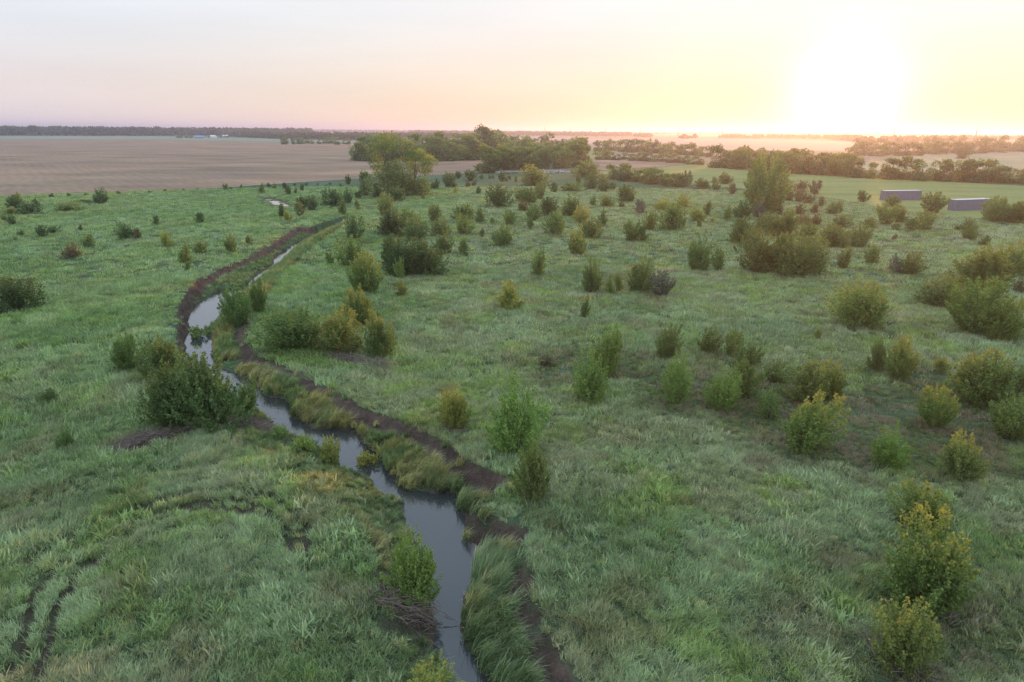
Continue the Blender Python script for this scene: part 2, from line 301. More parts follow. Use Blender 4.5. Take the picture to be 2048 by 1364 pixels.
def ground_fields(P):
    """height, bare earth, redness, inside-valley distance, water distance"""
    x, y = P[:, 0], P[:, 1]
    near = np.exp(-((np.hypot(x, y-40)/105.0)**4))
    h = near*((fbm(x/9, y/9, 3, 3)-0.5)*0.7 + (fbm(x/1.6, y/1.6, 9, 2)-0.5)*0.22 + (fbm(x/30, y/30, 5, 2)-0.5)*1.0)
    mound = np.exp(-(((x+9.5)/7.5)**2 + ((y-33)/8.0)**2))
    h = h + 0.5*mound
    terr = (x > -75) & (x < 0) & (y > 55) & (y < 175)
    if terr.any():
        dl = line_d(P[terr], PLUP); h[terr] += 0.55*np.exp(-(dl/14.0)**2)*sstep(58, 72, y[terr])
    mud = np.zeros(len(P)); red = np.zeros(len(P))
    sdp = np.full(len(P), 99.0); sdw = np.full(len(P), 99.0)
    m = (x > -75) & (x < 45) & (y < 200)
    if m.any():
        Q = P[m]; jit = (fbm(Q[:, 0]/0.8, Q[:, 1]/0.8, 21, 3)-0.5)
        a, wd = poly_sd(Q, PPOLY, PW); _, bare = poly_sd(Q, PPOLY, PM)
        a = a + jit*np.where(wd < 1.4, 0.9, 0.5)
        ww = poly_sd(Q, WPOLY) - 0.22 + jit*0.5
        hh = h[m]; S = sstep(0, 1, -a/wd)
        benchh = WZ + np.clip(0.10+0.22*ww, 0.06, 0.7) + jit*0.12
        benchh = np.where(ww < 0, WZ-0.05-np.clip(-ww*0.5, 0, 0.5), np.maximum(benchh, WZ+0.03))
        hn = hh*(1-S)+benchh*S
        hn = np.where(ww < 0, np.minimum(hn, WZ-0.04), hn)
        h[m] = hn + 0.30*(fbm(Q[:, 0]/0.7, Q[:, 1]/0.7, 29, 2)-0.5)*sstep(0.1, 0.5, -a)*(ww > 0.4)
        md = bare*sstep(-0.15, 0.1, -a)*(1-sstep(wd*0.8+0.3*(Q[:, 1] < 75), wd*0.9+0.4+0.65*(Q[:, 1] < 75), -a + 1.6*jit)) * np.where(bare > 0.05, 1, 0)
        md = np.clip(md*1.4*(1-0.65*sstep(0.56, 0.68, fbm(Q[:, 0]/1.3, Q[:, 1]/1.3, 23, 3))), 0, 1)
        md = np.maximum(md, (ww < 0.1)*1.0)
        mud[m] = md*(a < 0.3)
        red[m] = sstep(75, 95, Q[:, 1])*0.55
        sdp[m] = a; sdw[m] = ww
    for (wp, pp, wz) in ((FW_POLY, FP_POLY, WZ2), (PD_W, PD_P, WZ2)):
        c = pp.mean(0); mm = np.hypot(x-c[0], y-c[1]) < 60
        if mm.any():
            Q = P[mm]; a = poly_sd(Q, pp); ww = poly_sd(Q, wp)
            S = sstep(0, 1, -a/2.0); b2 = np.where(ww < 0, wz-0.15, wz+np.clip(0.05+0.1*ww, 0.04, 0.3))
            hn = np.clip(h[mm], -0.1, 0.15)*(1-S)+b2*S
            use = a < 0
            t = h[mm]; t[use] = hn[use]; h[mm] = t
            s2 = sdw[mm]; s2 = np.minimum(s2, ww); sdw[mm] = s2
            q = mud[mm]; mud[mm] = np.maximum(q, (ww < 0.3)*0.8)
    mr = (x > -40) & (x < 5) & (y < 60)
    if mr.any():
        Q = P[mr]; d = np.full(mr.sum(), 9.0)
        for l in RUTS: d = np.minimum(d, line_d(Q, l))
        d = d + (fbm(Q[:, 0]*0.9, Q[:, 1]*0.9, 33, 3)-0.5)*0.25
        g = 1-sstep(0.17, 0.4, d); h[mr] -= 0.2*g; mud[mr] = np.maximum(mud[mr], 0.85*g*(0.6+0.6*fbm(Q[:, 0]*.7, Q[:, 1]*.7, 37, 2)))
        dd = poly_sd(Q, DEB) + (fbm(Q[:, 0], Q[:, 1], 35, 2)-0.5)*0.6
        mud[mr] = np.maximum(mud[mr], 0.85*(1-sstep(-0.4, 0.1, dd)))
    return h, mud, red, sdp, sdw
def gz(x, y):
    return float(ground_fields(np.array([[x, y]], float))[0][0])

# ------------------------------------------------------------------ ground: one sheet to the horizon
def axis(a, b, step, far, g=1.35):
    c = list(np.arange(a, b+1e-6, step)); s = step; lo = [a]; hi = [c[-1]]
    while lo[-1] > -far: s *= g; lo.append(lo[-1]-s)
    s = step
    while hi[-1] < far: s *= g; hi.append(hi[-1]+s)
    return np.array(lo[:0:-1] + c + hi[1:])
gx = axis(-75, 75, 0.33, 36000); gy = axis(8, 185, 0.33, 36000)
XX, YY = np.meshgrid(gx, gy); GP = np.column_stack([XX.ravel(), YY.ravel()])
gh, gm, gr, _, _ = ground_fields(GP)
nx, ny = len(gx), len(gy)
idx = np.arange(nx*ny).reshape(ny, nx)
Fq = np.stack([idx[:-1, :-1], idx[:-1, 1:], idx[1:, 1:], idx[1:, :-1]], -1).reshape(-1, 4)
me = mesh_np('ground', np.column_stack([GP, gh]), Fq, 4)
ca = me.color_attributes.new('mud', 'FLOAT_COLOR', 'POINT')
ca.data.foreach_set('color', np.column_stack([gm, gr, np.zeros_like(gm), np.ones_like(gm)]).astype(np.float32).ravel())
me.polygons.foreach_set('use_smooth', np.ones(len(Fq), bool))
tag(link('ground', me, M_GROUND), kind='structure')

def sheet(name, poly, z, mat):
    tri = tessellate_polygon([[Vector((p[0], p[1], 0)) for p in poly]])
    m = bpy.data.meshes.new(name); m.from_pydata([(p[0], p[1], z) for p in poly], [], [tuple(t) for t in tri]); m.update()
    if m.polygons and m.polygons[0].normal.z < 0: m.flip_normals()
    return tag(link(name, m, mat), kind='structure')
sheet('creek_water', PPOLY, WZ, M_WATER)
sheet('creek_water', FP_POLY, WZ2, M_WATER)
sheet('pond_water', PD_P, WZ2, M_WATER)

pa_, pb_ = gp(25, 288), gp(100, 374); PLROT = math.pi/2-math.atan2(pb_[1]-pa_[1], pb_[0]-pa_[0])
M_PLOUGH = field_mat('ploughed_soil', [(0.25, (0.125, 0.093, 0.068)), (0.45, (0.205, 0.145, 0.096)), (0.6, (0.27, 0.185, 0.122)), (0.8, (0.35, 0.255, 0.165))], 0.016, ((1, 1.7, 1), 0.35), 0.1, rows=(PLROT, 0.075, 0.14))
M_CROP = field_mat('short_green_crop', [(0.3, (0.11, 0.15, 0.045)), (0.5, (0.16, 0.20, 0.065)), (0.75, (0.21, 0.22, 0.085))], 0.02, ((1, 5, 1), 0.12), 0.05)
M_STUB = field_mat('pale_stubble', [(0.3, (0.24, 0.19, 0.155)), (0.7, (0.36, 0.29, 0.24))], 0.006, ((1, 4, 1), 0.1))
M_PAST = field_mat('dewy_pasture', [(0.3, (0.15, 0.19, 0.11)), (0.7, (0.22, 0.25, 0.16))], 0.01, ((1, 4, 1), 0.1))
M_TRACK = plain('pale_track_dust', (0.28, 0.22, 0.15), 0.95, 0.25, 0.4)
FIELDS = [
 ('ploughed_field', [(-900,416),(0,390),(400,377),(720,356),(960,345),(985,330),(985,300),(700,287),(560,285),(300,279),(0,278),(-900,286)], 0.06, M_PLOUGH),
 ('far_pasture', [(-900,283),(0,277.5),(300,278.5),(560,284),(700,286),(700,279),(500,277),(300,272),(0,270),(-900,276)], 0.05, M_PAST),
 ('green_crop_field', [(1175,345),(1240,352),(1330,367),(1470,376),(1660,396),(1800,422),(1920,433),(2060,452),(2700,540),(2700,430),(2048,372),(1700,354),(1430,334),(1400,326),(1330,334)], 0.06, M_CROP),
 ('brown_strip_field', [(1178,342),(1330,333),(1400,325),(1260,317),(1178,316)], 0.055, M_PLOUGH),
 ('pale_stubble_field', [(800,272),(1000,273.5),(1200,277),(1460,277),(1700,283),(1720,302),(1420,300),(1200,288),(880,281)], 0.08, M_STUB),
 ('side_pasture', [(1690,332),(1830,312),(2060,307),(2700,310),(2700,362),(2060,338),(1900,346),(1720,340)], 0.05, M_PAST),
 ('hedge_glade', [(1176,318),(1180,296),(1200,296),(1215,318)], 0.07, M_CROP),
]
for n, p, z, m in FIELDS: sheet(n, gp2(p), z, m)
# pale dusty farm track between the ploughed field and the meadow
tl = gp2([(-900,417),(0,391),(200,385),(400,378),(560,367),(720,357),(900,349)])
tv = []; tf = []
for i, p in enumerate(tl):
    d = tl[min(i+1, len(tl)-1)]-tl[max(i-1, 0)]; n = np.array([-d[1], d[0]])/np.hypot(*d)
    for s in (-0.9, 0.9): q = p+n*s; tv.append((q[0], q[1], 0.09))
    if i: k = 2*i; tf.append((k-2, k-1, k+1, k))
tm = bpy.data.meshes.new('farm_track'); tm.from_pydata(tv, [], tf); tm.update()
if tm.polygons[0].normal.z < 0: tm.flip_normals()
tag(link('farm_track', tm, M_TRACK), kind='structure')
NOGRASS = [gp2(p) for n, p, z, m in FIELDS if n in ('ploughed_field', 'green_crop_field', 'brown_strip_field')]

# ------------------------------------------------------------------ grass and reeds (uncountable)
def make_tuft(name, nb, rad, lmin, lmax, wid, lean, spread, seg, seed):
    r = np.random.default_rng(seed); V = []; Fc = []; A = []
    for b in range(nb):
        a = r.uniform(0, 6.283); rr = rad*math.sqrt(r.uniform()); bx, by = rr*math.cos(a), rr*math.sin(a)
        az = r.normal(0, spread); L = r.uniform(lmin, lmax); th = max(0.05, r.normal(0.35, 0.2)); bend = max(0.1, r.normal(lean, 0.25))/seg
        wv = np.array([-math.sin(az+r.normal(0, .6)), math.cos(az), 0]); p = np.array([bx, by, -0.05]); i0 = len(V); v = r.uniform()
        for s in range(seg+1):
            wd = wid*(1-(s/seg)**1.5)*0.5 + 0.002
            V.append(p-wv*wd); V.append(p+wv*wd)
            A += [(v, s/seg, 0, 1)]*2
            p = p + np.array([math.cos(az)*math.sin(th), math.sin(az)*math.sin(th), math.cos(th)])*(L/seg); th += bend
        for s in range(seg): k = i0+2*s; Fc.append((k, k+1, k+3, k+2))
    m = mesh_np(name, V, Fc, 4)
    ca = m.color_attributes.new('leaf', 'FLOAT_COLOR', 'POINT'); ca.data.foreach_set('color', np.array(A, np.float32).ravel())
    m.materials.append(M_GRASS); return bpy.data.objects.new(name, m)
def tuft_set(name, k, *a):
    c = bpy.data.collections.new(name)
    for i in range(k): c.objects.link(make_tuft(name, *a, 100+i*7+len(name)))
    return c
def scatter(name, coll, n, P, rot, scl, colr, label, cat):
    m = bpy.data.meshes.new(name); m.vertices.add(len(P)); m.vertices.foreach_set('co', P.astype(np.float32).ravel())
    for nm, ty, d, key in (('rot', 'FLOAT_VECTOR', rot, 'vector'), ('scl', 'FLOAT_VECTOR', scl, 'vector')):
        at = m.attributes.new(nm, ty, 'POINT'); at.data.foreach_set(key, d.astype(np.float32).ravel())
    at = m.attributes.new('tcol', 'FLOAT_COLOR', 'POINT'); at.data.foreach_set('color', np.column_stack([colr, np.ones(len(P))]).astype(np.float32).ravel())
    at = m.attributes.new('pick', 'INT', 'POINT'); at.data.foreach_set('value', rng.integers(0, n, len(P)).astype(np.int32))
    o = link(name, m, M_GRASS); tag(o, label, cat, kind='stuff')
    g = bpy.data.node_groups.new(name, 'GeometryNodeTree')
    g.interface.new_socket('Geometry', in_out='INPUT', socket_type='NodeSocketGeometry'); g.interface.new_socket('Geometry', in_out='OUTPUT', socket_type='NodeSocketGeometry')
    gi = g.nodes.new('NodeGroupInput'); go = g.nodes.new('NodeGroupOutput')
    ci = g.nodes.new('GeometryNodeCollectionInfo'); ci.inputs['Collection'].default_value = coll
    ci.inputs['Separate Children'].default_value = True; ci.inputs['Reset Children'].default_value = True
    ip = g.nodes.new('GeometryNodeInstanceOnPoints'); ip.inputs['Pick Instance'].default_value = True
    for nm, ty, s in (('rot', 'FLOAT_VECTOR', 'Rotation'), ('scl', 'FLOAT_VECTOR', 'Scale'), ('pick', 'INT', 'Instance Index')):
        na = g.nodes.new('GeometryNodeInputNamedAttribute'); na.data_type = ty; na.inputs['Name'].default_value = nm
        g.links.new(na.outputs['Attribute'], ip.inputs[s])
    g.links.new(gi.outputs[0], ip.inputs['Points']); g.links.new(ci.outputs[0], ip.inputs['Instance']); g.links.new(ip.outputs[0], go.inputs[0])
    md = o.modifiers.new('scatter', 'NODES'); md.node_group = g
    return o
def wedge(d0, d1, dens, a0=-44, a1=44):
    A0, A1 = math.radians(a0), math.radians(a1); n = int(0.5*(A1-A0)*(d1*d1-d0*d0)*dens)
    d = np.sqrt(rng.uniform(d0*d0, d1*d1, n)); a = rng.uniform(A0, A1, n)
    return np.column_stack([d*np.sin(a), d*np.cos(a)])
def lerp(c, c2, t): return c*(1-t[:, None]) + np.array(c2)[None]*t[:, None]
def grass_layer(name, coll, n, P, hs, label, reeds=False):
    h, mud, red, sdp, sdw = ground_fields(P)
    keep = ((mud < 0.3+0.2*rng.uniform(size=len(P))) | (rng.uniform(size=len(P)) < 0.02)) & (sdw > (0.12 if reeds else 0.5))
    inv = sdp < -0.25
    keep &= inv if reeds else (~inv | (rng.uniform(size=len(P)) < 0.35))
    if P[:, 1].max() > 140:
        for q in NOGRASS: keep &= poly_sd(P, q) > 0.5
    P, h, sdp, sdw = P[keep], h[keep], sdp[keep], sdw[keep]; x, y = P[:, 0], P[:, 1]; k = len(P)
    th = 2*math.pi*1.6*fbm(x/5, y/5, 41, 4) + rng.normal(0, 0.8, k)
    big = fbm(x/14, y/14, 51, 3)+rng.normal(0, .05, k); mid = fbm(x/3, y/3, 55, 4)+rng.normal(0, .06, k); fine = fbm(x/1.1, y/1.1, 57, 2); rnd = rng.uniform(size=k)
    c = np.tile(np.array([0.153, 0.170, 0.104]), (k, 1))
    c = lerp(c, (0.135, 0.185, 0.060), sstep(0.50, 0.66, mid)*0.8)
    c = lerp(c, (0.085, 0.130, 0.062), sstep(0.52, 0.64, big)*0.6)
    c = lerp(c, (0.150, 0.188, 0.110), sstep(0.52, 0.66, fbm(x/5, y/5, 61, 3))*0.8)
    c = lerp(c, (0.140, 0.125, 0.078), sstep(0.58, 0.72, fbm(x/2.6, y/2.6, 63, 4)+rng.normal(0, .05, k))*0.6)
    c = lerp(c, (0.24, 0.215, 0.10), (rnd < 0.04+0.10*sstep(0.55, 0.7, mid))*0.8)
    lf = sstep(-6, -25, x)*0.35*sstep(30, 70, y); c = lerp(c, (0.085, 0.160, 0.052), lf)
    dk = np.maximum(1-sstep(-3, 1.5, poly_sd(P, DARK)+(mid-.5)*8), 0.7*(1-sstep(-2, 1.2, poly_sd(P, DARK2)+(mid-.5)*6)))
    dc = np.where((fine > 0.52)[:, None], np.array([0.105, 0.082, 0.058]), np.array([0.075, 0.088, 0.036]))
    c = c*(1-0.85*dk[:, None]) + dc*0.85*dk[:, None]
    s = hs*(0.7+0.6*rnd)*(0.6+0.8*fine)*(1-0.4*dk)*(0.55+0.45*sstep(0.5, 4, sdw))
    if reeds:
        left = line_d(P, pl) < line_d(P, pr)
        c = lerp(np.tile(np.array([0.088, 0.122, 0.060]), (k, 1)), (0.165, 0.155, 0.075), sstep(0.48, 0.62, mid))
        c = lerp(c, (0.26, 0.225, 0.135), (rnd < 0.12)*0.8)
        th = 2*math.pi*(-0.35 + 0.5*fbm(x/5, y/5, 71, 2)) + rng.normal(0, 0.3, k)
        s = hs*(0.75+0.5*rnd)*(0.7+0.6*big)*np.where(left, 0.5, 1.0)
    c = c*2.35*(0.7+0.6*rng.uniform(size=k))[:, None]
    sc_ = np.column_stack([s, s, s*(0.8+0.35*rng.uniform(size=k))])
    rot = np.column_stack([rng.normal(0, 0.10, k), rng.normal(0, 0.10, k), th])
    return scatter(name, coll, n, np.column_stack([P, h]), rot, sc_, c, label, 'grass' if not reeds else 'reeds')
T1 = tuft_set('near_grass_tuft', 6, 50, 0.25, 0.22, 0.50, 0.019, 0.8, 1.2, 2)
T2 = tuft_set('middle_grass_tuft', 5, 54, 0.48, 0.26, 0.58, 0.038, 0.8, 1.2, 2)
T3 = tuft_set('far_grass_tuft', 4, 54, 1.2, 0.32, 0.7, 0.10, 0.8, 1.0, 2)
TR = tuft_set('reed_tuft', 5, 46, 0.28, 0.6, 1.15, 0.028, 0.85, 0.55, 4)
grass_layer('meadow_grass', T1, 6, wedge(15, 54, 16, -48, 48), 0.95, 'tall dewy blue green grass covering the near meadow')
grass_layer('meadow_grass', T2, 5, wedge(53, 105, 4.6, -46, 46), 1.0, 'tall swaying green grass covering the middle of the meadow')
grass_layer('meadow_grass', T3, 4, wedge(104, 260, 0.95), 0.75, 'green grass covering the far end of the meadow')
TW = tuft_set('weed_clump', 4, 44, 0.34, 0.18, 0.5, 0.075, 0.7, 3.0, 2)
WP = wedge(15, 75, 2.6); WP = WP[fbm(WP[:, 0]/4, WP[:, 1]/4, 81, 3)+rng.normal(0, .06, len(WP)) > 0.54]
grass_layer('meadow_weeds', TW, 4, WP, 1.15, 'broad leaved weeds growing in patches among the near meadow grass')
RB = []
for x0, x1, y0, y1, dn in ((-25, 12, 13, 60, 14), (-50, 0, 60, 170, 6)):
    k = int((x1-x0)*(y1-y0)*dn); RB.append(np.column_stack([rng.uniform(x0, x1, k), rng.uniform(y0, y1, k)]))
RB = np.vstack(RB); RB = RB[poly_sd(RB, PPOLY) < 0]
grass_layer('creek_reeds', TR, 5, RB, 0.95, 'long arching reeds growing on the low benches beside the creek', True)

# ------------------------------------------------------------------ shrubs and trees: crowns made of leaves on shoots
def leaves_mesh(name, P, D, size, r, T):
    """one folded diamond leaf per point; D: long axis"""
    rq = np.percentile(np.hypot(P[:, 0], P[:, 1]), 97); P = P*np.array([0.5/rq, 0.5/rq, 1/np.percentile(P[:, 2], 99.3)])
    n = len(P); D = D/np.linalg.norm(D, axis=1, keepdims=True)
    B = r.normal(size=(n, 3)); S = np.cross(D, B); S /= np.linalg.norm(S, axis=1, keepdims=True)+1e-9
    Nn = np.cross(S, D); L = size*(0.65+0.7*r.uniform(size=(n, 1))); W = L*0.36
    V = np.stack([P-D*L*.5, P+S*W+Nn*L*0.08, P+D*L*.5, P-S*W+Nn*L*0.08], 1).reshape(-1, 3)
    m = mesh_np(name, V, np.arange(4*n).reshape(n, 4), 4)
    ca = m.color_attributes.new('leaf', 'FLOAT_COLOR', 'POINT')
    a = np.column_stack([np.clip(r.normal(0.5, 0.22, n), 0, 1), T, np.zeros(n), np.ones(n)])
    ca.data.foreach_set('color', np.repeat(a, 4, 0).astype(np.float32).ravel())
    m.materials.append(M_FOL); return m
def tube_mesh(name, paths, mat, sides=5):
    V = []; Fc = []
    for pts, r0, r1 in paths:
        k = len(pts); i0 = len(V)
        for i, p in enumerate(pts):
            p = np.array(p, float); d = np.array(pts[min(i+1, k-1)], float)-np.array(pts[max(i-1, 0)], float); d /= np.linalg.norm(d)+1e-9
            a = np.cross(d, (0.3, 0.9, 0.2)); a /= np.linalg.norm(a)+1e-9; b = np.cross(d, a); rr = r0+(r1-r0)*i/(k-1)
            for s in range(sides):
                t = 2*math.pi*s/sides; V.append(p+rr*(a*math.cos(t)+b*math.sin(t)))
        for i in range(k-1):
            for s in range(sides):
                q = i0+i*sides; Fc.append((q+s, q+(s+1) % sides, q+sides+(s+1) % sides, q+sides+s))
    m = mesh_np(name, V, Fc, 4); m.materials.append(mat); return m
def prof(kind, z):
    if kind == 'dome': return np.where(z < 0.3, 0.86+0.14*np.sin(np.clip(z/0.3, 0, 1)*1.57), np.sqrt(np.clip(1-((z-0.3)/0.7)**2, 0, 1)))
    if kind == 'oval': return np.sqrt(np.clip(1-((z-0.5)/0.52)**2, 0.0, 1))*np.where(z < .5, 0.6+0.4*np.clip(z/0.45, 0, 1)**0.6, 1)
    if kind == 'vase': return np.where(z < 0.62, 0.28+0.72*np.clip(z/0.62, 0, 1)**0.9, np.sqrt(np.clip(1-((z-0.62)/0.40)**2, 0, 1)))
    return np.where(z < 0.4, 0.55+0.45*z/0.4, np.clip(1-((z-0.4)/0.64)**2.0, 0, 1))        # spiky
def make_shrub(kind, nl, size, seed, nshoot, spike=0.10):
    r = np.random.default_rng(seed)
    m = int(r.integers(3, 6)) if kind == 'dome' else int(r.integers(1, 4)); sub = r.integers(0, m, nshoot)
    off = r.uniform(0.08, 0.30 if kind == 'dome' else 0.17, m); oa = r.uniform(0, 6.283)+np.arange(m)*6.283/m; sh_ = r.uniform(0.62, 0.98, m); sh_[0] = 1.0
    sr = r.uniform(0.5, 0.85, m) if m > 1 else np.ones(1)
    z = np.clip(r.beta(1.5, 1.15, nshoot), 0.03, 0.99); ph = r.uniform(0, 6.283, nshoot)
    lump = np.ones(nshoot)
    for k in range(9):
        pz, pp, amp = r.uniform(0.1, 1), r.uniform(0, 6.283), r.uniform(-0.42, 0.25)
        dphi = np.abs((ph-pp+math.pi) % (2*math.pi)-math.pi); lump += amp*np.exp(-(dphi/0.5)**2-((z-pz)/0.22)**2)
    rad = 0.5*prof(kind, z)*lump*(1-0.28*r.uniform(size=nshoot)**2)*sr[sub]
    cx, cy = off[sub]*np.cos(oa[sub])*(m > 1), off[sub]*np.sin(oa[sub])*(m > 1); z = z*sh_[sub]
    tip = np.column_stack([cx+rad*np.cos(ph), cy+rad*np.sin(ph), z])
    up = r.uniform(size=nshoot)**2*spike*(0.3+z); tip[:, 2] += up; tip[:, :2] *= (1+0.25*up[:, None])
    org = np.column_stack([cx*.7+(tip[:, 0]-cx)*0.15, cy*.7+(tip[:, 1]-cy)*0.15, np.clip(z*0.5-0.06, 0.0, 1)])
    si = r.integers(0, nshoot, nl); t = 1-0.72*r.uniform(size=nl)**1.35
    d = tip[si]-org[si]; bow = np.zeros((nl, 3)); bow[:, 2] = -0.05*np.sin(t*3.14)
    jr = (0.016+0.055*(1-t))*math.sqrt(85/nshoot); P = org[si]+d*t[:, None]+bow+r.normal(size=(nl, 3))*jr[:, None]
    P[:, 2] = np.maximum(P[:, 2], 0.01)
    D = d/np.linalg.norm(d, axis=1, keepdims=True)*0.7+r.normal(size=(nl, 3))*0.7; D[:, 2] += 0.15
    T = np.clip((t-0.7)/0.3, 0, 1)*np.clip((P[:, 2]-0.42)/0.45, 0, 1)*(0.5+0.5*r.uniform(size=nl))  # gold mask: shoot tips high in the crown, new growth and painted sunlight
    cm = leaves_mesh('crown', P, D, size, r, T)
    paths = []
    for i in r.choice(nshoot, min(nshoot, 9), replace=False):
        b = r.normal(0, 0.035, 3); q = org[i]*0.9; mid_ = np.array([tip[i, 0]*.3, tip[i, 1]*.3, max(0.1, z[i]*0.5)])
        paths.append(([(b[0], b[1], -0.03), (b[0]+mid_[0]*.4, b[1]+mid_[1]*.4, mid_[2]*.5), mid_, tip[i]*0.9], 0.016, 0.004))
    return cm, tube_mesh('stem', paths, M_BARK, 4)
def make_tree(kind, nl, size, seed, nlobe, trunk_h=0.22, lobe=(0.13, 0.2), tr=0.03):
    r = np.random.default_rng(seed); C = []; Rr = []
    for k in range(nlobe):
        z = trunk_h+(0.94-trunk_h)*(r.uniform()**0.9 if k > 5 else 0.12*r.uniform()+0.05); zz = (z-trunk_h)/(1-trunk_h)
        e = 0.5*math.sqrt(max(0.02, 1-((zz-0.45)/0.62)**2)) if nlobe < 60 else 0.5*math.sqrt(max(0.05, 1-abs((zz-0.4)/0.68)**3.2)); ph = r.uniform(0, 6.283); q = e*math.sqrt(r.uniform(0.12, 1))*0.78
        C.append((q*math.cos(ph), q*math.sin(ph), min(z, 0.88))); Rr.append(r.uniform(*lobe)*(1.1-0.35*zz))
    C = np.array(C); Rr = np.array(Rr); li = r.choice(nlobe, nl, p=Rr**2/np.sum(Rr**2))
    d = r.normal(size=(nl, 3)); d[:, 2] = d[:, 2]*0.8+0.25; d /= np.linalg.norm(d, axis=1, keepdims=True)
    rr = Rr[li]*(0.55+0.5*r.uniform(size=nl)**0.5)*(1+0.12*r.normal(size=nl))
    P = C[li]+d*rr[:, None]*np.array([1.0, 1.0, 0.85]); P[:, 2] = np.maximum(P[:, 2], 0.03)
    T = np.clip(d[:, 2]*0.9, 0, 1)*np.clip((P[:, 2]-0.35)/0.5, 0, 1)  # gold mask: upper side of lobes, painted as if caught by low sun
    D = r.normal(size=(nl, 3)); cm = leaves_mesh('crown', P, D, size, r, T)
    paths = [([(0, 0, -0.02), (0.01, 0.005, trunk_h*.6), (0.02*r.normal(), 0.02*r.normal(), 0.5), (0, 0, 0.8)], tr, tr*0.25)]
    for k in range(min(nlobe, 9)):
        h0 = trunk_h*0.8+0.35*r.uniform()*C[k, 2]; paths.append(([(0, 0, h0), C[k]*np.array([.5, .5, .0])+np.array([0, 0, h0*.5+C[k, 2]*.5]), C[k]], tr*0.4, tr*0.1))
    return cm, tube_mesh('trunk', paths, M_BARK, 6)
PROTO = {}
def protos(key, fn, argl): PROTO[key] = [fn(*a) for a in argl]
for kd, ns in (('dome', 3), ('oval', 3), ('vase', 2), ('spiky', 2)):
    sh = {'dome': 110, 'oval': 85, 'vase': 65, 'spiky': 50}[kd]; sp = {'dome': 0.09, 'oval': 0.11, 'vase': 0.13, 'spiky': 0.2}[kd]
    protos(('L', kd), make_shrub, [(kd, 12500, 0.035, 11+7*i, int(sh*2.4), sp) for i in range(ns+2)])
    protos(('M', kd), make_shrub, [(kd, 2800, 0.062, 51+7*i, int(sh*1.3), sp) for i in range(ns+2)])
    protos(('S', kd), make_shrub, [(kd, 800, 0.115, 91+7*i, sh//2, sp) for i in range(ns)])
protos(('T', 'tiny'), make_shrub, [('dome', 200, 0.22, 5, 40, 0.12), ('oval', 200, 0.22, 6, 40, 0.12)])
protos(('L', 'tree'), make_tree, [('c', 9000, 0.030, 201, 26, 0.2, (0.10, 0.16), 0.035), ('c', 8000, 0.032, 205, 22, 0.12, (0.12, 0.19), 0.03), ('c', 9000, 0.032, 209, 40, 0.06, (0.11, 0.17), 0.03)])
protos(('M', 'tree'), make_tree, [('c', 2400, 0.066, 301+i, 15+3*i, 0.02, (0.15, 0.24), 0.03) for i in range(5)])
protos(('S', 'tree'), make_tree, [('c', 1000, 0.105, 401+i, 11+2*i, 0.02, (0.17, 0.26), 0.03) for i in range(4)])
TONE = {'g': (0.158, 0.212, 0.072), 'd': (0.108, 0.158, 0.062), 'l': (0.205, 0.270, 0.080), 'y': (0.265, 0.275, 0.086),
        'b': (0.180, 0.152, 0.088), 'p': (0.175, 0.165, 0.138), 'o': (0.172, 0.218, 0.072), 't': (0.168, 0.202, 0.076), 'm': (0.205, 0.250, 0.098)}
TNAME = {'g': 'green', 'd': 'dark green', 'l': 'bright green', 'y': 'yellow-green', 'b': 'brownish', 'p': 'greyish', 'o': 'gold-tipped', 't': 'olive green'}
ORD = ['first', 'second', 'third', 'fourth', 'fifth', 'sixth', 'seventh', 'eighth', 'ninth', 'tenth', 'eleventh', 'twelfth', 'thirteenth', 'fourteenth', 'fifteenth', 'sixteenth', 'seventeenth', 'eighteenth', 'nineteenth', 'twentieth', 'twenty-first', 'twenty-second', 'twenty-third', 'twenty-fourth']
SPOTS = []
def place(x, yb, wpx, hpx):
    """centre, width and height in metres of a plant whose silhouette in the photo is wpx by hpx above pixel (x, yb)"""
    d = ray(x, yb-hpx/2); dep = math.asin(-d[2]/np.linalg.norm(d)); lo, hi = 1.0, H_CAM/-d[2]
    for it in range(40):
        t = 0.5*(lo+hi); wm = wpx*t/F; E = hpx*t/F
        h = math.sqrt(max(E*E-(0.8*wm*math.sin(dep))**2, (0.5*E)**2))/max(0.5, math.cos(dep))
        if H_CAM+d[2]*t > h*0.5: lo = t
        else: hi = t
    p = CAMP+d*t
    return p, wm, h
def put(kind, lod, x, yb, wpx, hpx, tone, name, label, cat, group, seed, gold=0.0, pick=None):
    p, wm, h = place(x, yb, wpx, hpx)
    r = np.random.default_rng(seed); lst = PROTO[(lod, kind)]; cm, sm = lst[int(r.integers(len(lst))) if pick is None else pick]
    z = gz(p[0], p[1]) if p[1] < 215 else 0.0
    e = bpy.data.objects.new(name, None); COL.objects.link(e); e.empty_display_size = 0.3
    e.location = (p[0], p[1], z); e.rotation_euler = (r.normal(0, .07), r.normal(0, .07), r.uniform(0, 6.28)); e.scale = (wm*1.06, wm*1.06, h*1.03)
    c = bpy.data.objects.new('crown', cm); COL.objects.link(c); c.parent = e
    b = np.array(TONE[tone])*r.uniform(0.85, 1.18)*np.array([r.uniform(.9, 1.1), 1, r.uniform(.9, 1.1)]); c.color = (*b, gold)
    s = bpy.data.objects.new(sm.name.split('.')[0], sm); COL.objects.link(s); s.parent = e
    tag(e, label, cat, group); SPOTS.append((p[0], p[1], wm)); return e
